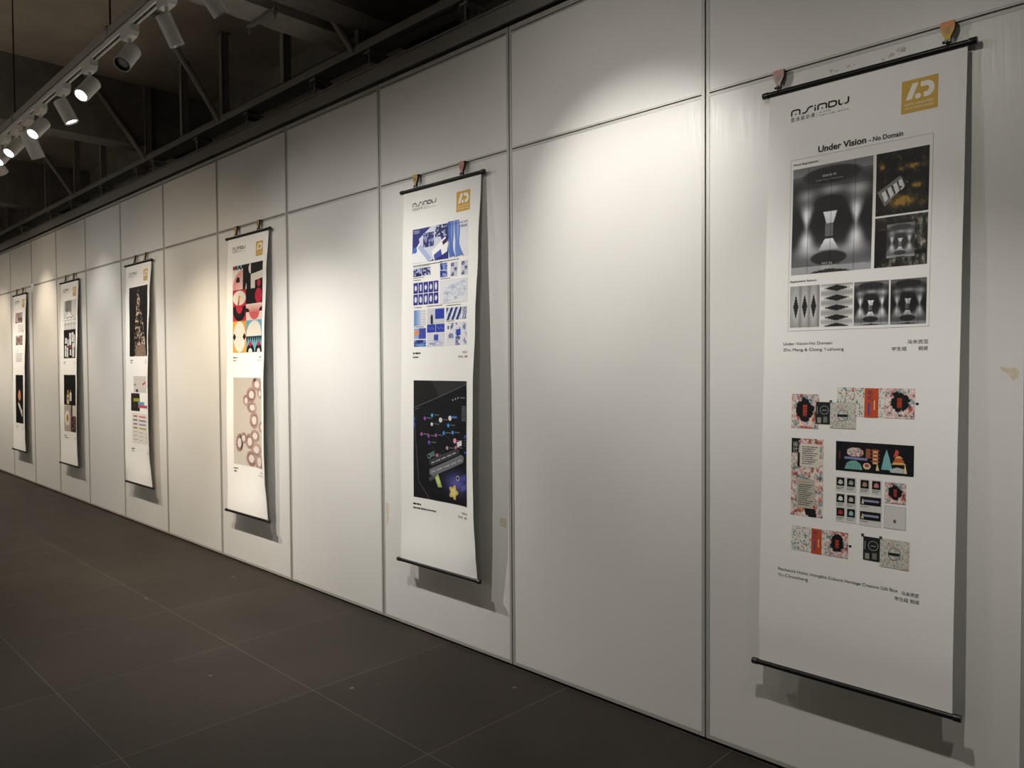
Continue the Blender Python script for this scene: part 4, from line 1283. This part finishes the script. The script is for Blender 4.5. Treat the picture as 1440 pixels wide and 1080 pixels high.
def banner(xc, shift, ctab, ltab, rtab, label, hooks, arts, hw=0.353):
    zt = 2.757
    root = tag(empty('hanging_banner', (xc, -0.03, 2.770)), label, 'banner', 'long white scroll banners hung from the wall rail')
    off = Vector((xc, -0.03, 2.770))
    def surf(u, v, lift=0.0):
        t = max(0.0, min(1.0, v / LEN))
        c = interp(ctab, t)
        q = u / hw
        d = c + (interp(rtab, t) - c) * max(0, q) ** 3.2 + (interp(ltab, t) - c) * max(0, -q) ** 3.2
        return Vector((xc + u + shift * t, -(d + lift), zt - v)) - off
    # cloth sheet with real thickness
    bm = BM()
    nu, nv = 36, 70
    P = [[[bm.verts.new(surf(-hw + 2 * hw * i / nu, LEN * j / nv, -0.0006 * s)) for i in range(nu + 1)] for j in range(nv + 1)] for s in (0, 1)]
    for s in (0, 1):
        for j in range(nv):
            for i in range(nu):
                bm.faces.new((P[s][j][i], P[s][j][i + 1], P[s][j + 1][i + 1], P[s][j + 1][i]))
    for j in range(nv):
        for i in (0, nu):
            bm.faces.new((P[0][j][i], P[0][j + 1][i], P[1][j + 1][i], P[1][j][i]))
    for i in range(nu):
        for j in (0, nv):
            bm.faces.new((P[0][j][i], P[0][j][i + 1], P[1][j][i + 1], P[1][j][i]))
    sheet = build('sheet', bm, M['fabric'], root, smooth=True)
    for nm, a, lb in arts:
        o = a.mesh(nm, sheet, surf)
        if lb: o['label'] = lb
    for nm, z, y, dx in (('top_rod', 2.770, -0.030, 0.0), ('bottom_rod', 2.757 - LEN - 0.004, -0.078, shift)):
        bm = BM()
        c = Vector((xc + dx, y, z)) - off
        tube(bm, c + Vector((-0.37, 0, 0)), c + Vector((0.37, 0, 0)), 0.0105, 16)
        rod = build(nm, bm, M['rodblack'], root, smooth=True)
        for s in (-1, 1):
            bm = BM()
            e = c + Vector((s * 0.382, 0, 0))
            lathe(bm, [(0, 0), (0, 0.0115), (0.002, 0.0128), (0.024, 0.0128), (0.026, 0.0108), (0.026, 0)], e, (-s, 0, 0), 20)
            build('end_cap', bm, M['black'], rod, smooth=True)
    for hx, colA, colB, hl in hooks:
        # flat fan-shaped hook, widest where it enters the rail, drawn in to a black ring round the rod
        prof = [(0.0, 0.0205), (0.010, 0.0225), (0.022, 0.0225), (0.034, 0.0195), (0.046, 0.0135), (0.055, 0.0095), (0.066, 0.0082)]
        z0 = 2.859
        bm = BM()
        ink = bm.loops.layers.float_color.new('ink')
        front = []
        for s, yy in ((0, -0.036), (1, -0.022)):
            L_ = [bm.verts.new(Vector((xc + hx - w_, yy, z0 - h_)) - off) for h_, w_ in prof]
            R_ = [bm.verts.new(Vector((xc + hx + w_, yy, z0 - h_)) - off) for h_, w_ in prof]
            front.append((L_, R_))
        n = len(prof)
        def colf(f, fn):
            for lp in f.loops: lp[ink] = (*fn(lp.vert), 1)
        bc = rgb(34, 26, 24)
        ca, cb = rgb(*colA), rgb(*colB)
        zz = {}
        for h_, w_ in prof: pass
        for (L_, R_), isf in zip(front, (True, False)):
            for i in range(n - 1):
                f = bm.faces.new((L_[i], R_[i], R_[i + 1], L_[i + 1]))
                if isf:
                    colf(f, lambda v: mixc(ca, cb, (z0 - off.z - v.co.z) / 0.055))
                else:
                    colf(f, lambda v: bc)
        (La, Ra), (Lb, Rb) = front
        for A_, B_ in ((La, Lb), (Ra, Rb)):
            for i in range(n - 1):
                colf(bm.faces.new((A_[i], A_[i + 1], B_[i + 1], B_[i])), lambda v: bc)
        colf(bm.faces.new((La[0], Ra[0], Rb[0], Lb[0])), lambda v: bc)
        colf(bm.faces.new((La[-1], Ra[-1], Rb[-1], Lb[-1])), lambda v: bc)
        bmesh.ops.recalc_face_normals(bm, faces=bm.faces)
        me = bpy.data.meshes.new('hook')
        bm.to_mesh(me)
        bm.free()
        me.materials.append(M['ink'])
        hk = bpy.data.objects.new('hook', me)
        C.objects.link(hk)
        hk.parent = root
        hk['label'] = hl
        bm = BM()
        for i, dx in enumerate((-0.012, -0.005, 0.002, 0.009)):
            tube(bm, Vector((xc + hx + dx, -0.037, z0 - 0.020)) - off, Vector((xc + hx + dx * 0.7, -0.037, z0 - 0.042)) - off, 0.0009, 6)
        build('ribbing', bm, M['glue'], hk)
        # tongue up into the rail slot
        bm = BM()
        box(bm, xc + hx - 0.018 - off.x, xc + hx + 0.018 - off.x, -0.024 - off.y, 0.012 - off.y, z0 - 0.0022 - off.z, z0 + 0.0018 - off.z)
        build('rail_tongue', bm, M['black'], hk)
        bm = BM()
        cx, cz = xc + hx, 2.778
        for i in range(14):
            a0, a1 = math.radians(i * 360 / 14), math.radians((i + 1) * 360 / 14)
            tube(bm, Vector((cx, -0.030 + 0.013 * math.cos(a0), cz + 0.015 * math.sin(a0))) - off, Vector((cx, -0.030 + 0.013 * math.cos(a1), cz + 0.015 * math.sin(a1))) - off, 0.0028, 8)
        box(bm, cx - 0.010 - off.x, cx + 0.010 - off.x, -0.037 - off.y, -0.021 - off.y, 2.786 - off.z, 2.797 - off.z, 0.002)
        tube(bm, Vector((cx - 0.016, -0.033, 2.790)) - off, Vector((cx - 0.008, -0.033, 2.790)) - off, 0.005, 10)
        build('rod_ring', bm, M['black'], hk)
    return root

WB = lambda: [('wordmark', wordmark(), 'black stylised wordmark'), ('logo_badge', badge(), 'gold square logo badge')]
TAN, OLV, BRN, PNK, YEL = (196, 160, 84), (150, 134, 96), (182, 130, 110), (206, 140, 128), (216, 186, 70)
banner(-1.0515, -0.018, FLATC, FLATC, FLATC, 'nearest long white banner titled Under Vision, with grey lens pictures over gift box pictures',
       ((-0.314, (198, 140, 136), (176, 170, 160), 'pinkish grey fan-shaped hook'), (0.293, (226, 140, 100), YEL, 'yellow and pink fan-shaped hook')),
       WB() + [('upper_artwork', vision_upper(), 'black and white blurred lens pictures'), ('upper_caption', vision_caption(), None), ('upper_award_line', vision_award(), None),
               ('lower_artwork', hubei_lower(), 'gift box and card pictures on white'), ('lower_caption', hubei_caption(), None), ('lower_award_line', hubei_award(), None)])
banner(-3.462, -0.008, MID, LFT, RGT, 'white banner with blue book pictures over a dark screen with coloured dots',
       ((-0.232, TAN, (190, 158, 100), 'tan fan-shaped hook'), (0.195, BRN, PNK, 'brownish pink fan-shaped hook')),
       WB() + [('upper_artwork', blue_upper(), 'blue and white design boards'), ('upper_caption', small_caption(99.4, 1, -24.5), None), ('upper_award_line', small_award(99.4, 27.3), None),
               ('lower_artwork', screen_lower(), 'dark laptop screen picture'), ('lower_caption', small_caption(192.6, 5, -24.3, 7.6, 22), None), ('lower_award_line', small_award(192.6, 27.0, '中国大陆', '银奖'), None)])
HK = lambda a, b: ((a, OLV, TAN, None), (b, OLV, TAN, None))
def hooks2(a, b):
    return ((a, OLV, TAN, 'olive tan fan-shaped hook'), (b, OLV, TAN, 'olive tan fan-shaped hook'))
banner(-5.90, 0.01, MID, LFT, RG3, 'white banner with red, black and blue cut-paper shapes over pale clay rings', hooks2(-0.20, 0.19),
       WB() + [('upper_artwork', geo_upper(), 'geometric cut-paper picture'), ('upper_caption', small_caption(99.4, 11, -24.5), None), ('upper_award_line', small_award(99.4, 27.3), None),
               ('lower_artwork', rings_lower(), 'pale pink clay rings picture'), ('lower_caption', small_caption(192.4, 13, -25.0), None), ('lower_award_line', small_award(192.4, 28.2), None)])
banner(-8.32, 0.05, MID, LF3, RG3, 'white banner with a lacy pine on black over small coloured tapes', hooks2(-0.10, 0.19),
       WB() + [('upper_artwork', pine_upper(), 'lacy pine picture on black'), ('upper_caption', small_caption(99.6, 21, -23.5), None), ('upper_award_line', small_award(99.6, 26.0), None),
               ('lower_artwork', tapes_lower(), 'coloured tapes picture'), ('lower_caption', small_caption(193.0, 23, -22.5), None), ('lower_award_line', small_award(193.0, 27.5), None)])
banner(-10.66, 0.0, MID, LFT, RG5, 'white banner with a pale building front above white boxes on black', hooks2(-0.16, 0.17),
       WB() + [('upper_artwork', facade_upper(), 'building front over white boxes'), ('upper_caption', small_caption(99.6, 31, -22.3), None), ('upper_award_line', small_award(99.6, 27.5), None),
               ('lower_artwork', plate_lower(), 'dark boxes over a plate picture'), ('lower_caption', small_caption(193.6, 33, -22.8, 8, 16), None), ('lower_award_line', small_award(193.6, 26.5), None)])
banner(-13.06, -0.01, MID, LFT, RG5, 'farthest white banner, at the left edge, with small brown pictures over a black panel', hooks2(-0.17, 0.17),
       WB() + [('upper_artwork', pages_upper(), 'small brown pictures and print'),
               ('lower_artwork', hand_lower(), 'black panel with an orange shape'), ('lower_caption', small_caption(194.2, 43, -21.3), None), ('lower_award_line', small_award(194.2, 17), None)])

# ------------------------------------------------------------------ scraps left on the boards
def scrap(name, pts, m, label, cat, t=0.0004):
    bm = BM()
    cx = sum(p[0] for p in pts) / len(pts); cz = sum(p[1] for p in pts) / len(pts)
    a = [bm.verts.new((x - cx, 0.0, z - cz)) for x, z in pts]
    b = [bm.verts.new((x - cx, -t, z - cz)) for x, z in pts]
    bm.faces.new(a[::-1]); bm.faces.new(b)
    for i in range(len(pts)):
        j = (i + 1) % len(pts)
        bm.faces.new((a[i], a[j], b[j], b[i]))
    return tag(build(name, bm, m, loc=(cx, -0.0005, cz)), label, cat)
scrap('tape_scrap', [(-3.005, 0.825), (-2.955, 0.822), (-2.953, 0.772), (-3.004, 0.775)], M['tape'], 'square beige scrap of tape right of the banner with blue book pictures', 'tape')
scrap('tape_scrap', [(-4.075, 0.78), (-4.045, 0.775), (-4.05, 0.66), (-4.072, 0.62), (-4.08, 0.70)], M['tape'], 'narrow beige scrap of tape by the seam left of the banner with blue book pictures', 'tape')
scrap('tape_scrap', [(-0.600, 1.668), (-0.575, 1.660), (-0.560, 1.666), (-0.545, 1.650), (-0.549, 1.628), (-0.562, 1.618), (-0.572, 1.632), (-0.582, 1.645), (-0.597, 1.655)], M['tape'], 'torn beige scrap of tape right of the nearest banner', 'tape')
scrap('paper_scrap', [(-12.52, 2.89), (-12.42, 2.89), (-12.41, 2.855), (-12.45, 2.84), (-12.45, 2.78), (-12.49, 2.76), (-12.50, 2.83), (-12.53, 2.85)], M['fabric'], 'crumpled white scrap of paper caught on the rail beyond the fifth banner', 'paper scrap', 0.006)
rg = random.Random(4)
for (cx, cz, n, lb) in ((-0.955, 2.815, 9, 'grey patch of glue residue above the rod of the nearest banner'), (-1.12, 2.80, 6, 'faint grey glue residue above the middle of the nearest banner rod')):
    bm = BM()
    for i in range(n):
        x, z = rg.uniform(-0.05, 0.05), rg.uniform(-0.018, 0.018)
        r = rg.uniform(0.004, 0.013)
        ps = [(x + r * rg.uniform(0.5, 1.2) * math.cos(a * 0.9), z + r * 0.7 * rg.uniform(0.5, 1.2) * math.sin(a * 0.9)) for a in range(7)]
        f = [bm.verts.new((p[0], -0.0003 - 0.00012 * i, p[1])) for p in ps]
        g = [bm.verts.new((p[0], 0.0, p[1])) for p in ps]
        bm.faces.new(f); bm.faces.new(g[::-1])
        for k in range(7): bm.faces.new((f[k], g[k], g[(k + 1) % 7], f[(k + 1) % 7]))
    tag(build('glue_residue', bm, M['glue'], loc=(cx, -0.0005, cz)), lb, 'glue mark')
# ------------------------------------------------------------------ camera
yaw, pitch, roll = 0.7727, -0.0254, -0.0065
cy, sy = math.cos(yaw), math.sin(yaw)
F = Vector((-sy * math.cos(pitch), cy * math.cos(pitch), math.sin(pitch)))
Rv = Vector((cy, sy, 0))
U = Rv.cross(F)
cr_, sr_ = math.cos(roll), math.sin(roll)
R2, U2 = Rv * cr_ + U * sr_, -Rv * sr_ + U * cr_
cd = bpy.data.cameras.new('camera')
cam = bpy.data.objects.new('camera', cd)
C.objects.link(cam)
cd.sensor_width = 36
cd.lens = 1061.9 / 1440 * 36
cd.clip_start = 0.05
cam.matrix_world = Matrix(((R2.x, U2.x, -F.x, 0.0), (R2.y, U2.y, -F.y, -2.98), (R2.z, U2.z, -F.z, 1.683), (0, 0, 0, 1)))
S = bpy.context.scene
S.camera = cam
w = bpy.data.worlds.new('world')
w.use_nodes = True
w.node_tree.nodes['Background'].inputs[0].default_value = (0.5, 0.47, 0.42, 1)
w.node_tree.nodes['Background'].inputs[1].default_value = 0.02
S.world = w
S.view_settings.view_transform = 'Standard'
S.view_settings.look = 'None'
S.view_settings.gamma = 1
S.view_settings.use_curve_mapping = False
S.view_settings.exposure = 0.0
S.cycles.use_denoising = True
S.cycles.max_bounces = 6
S.cycles.sample_clamp_indirect = 4
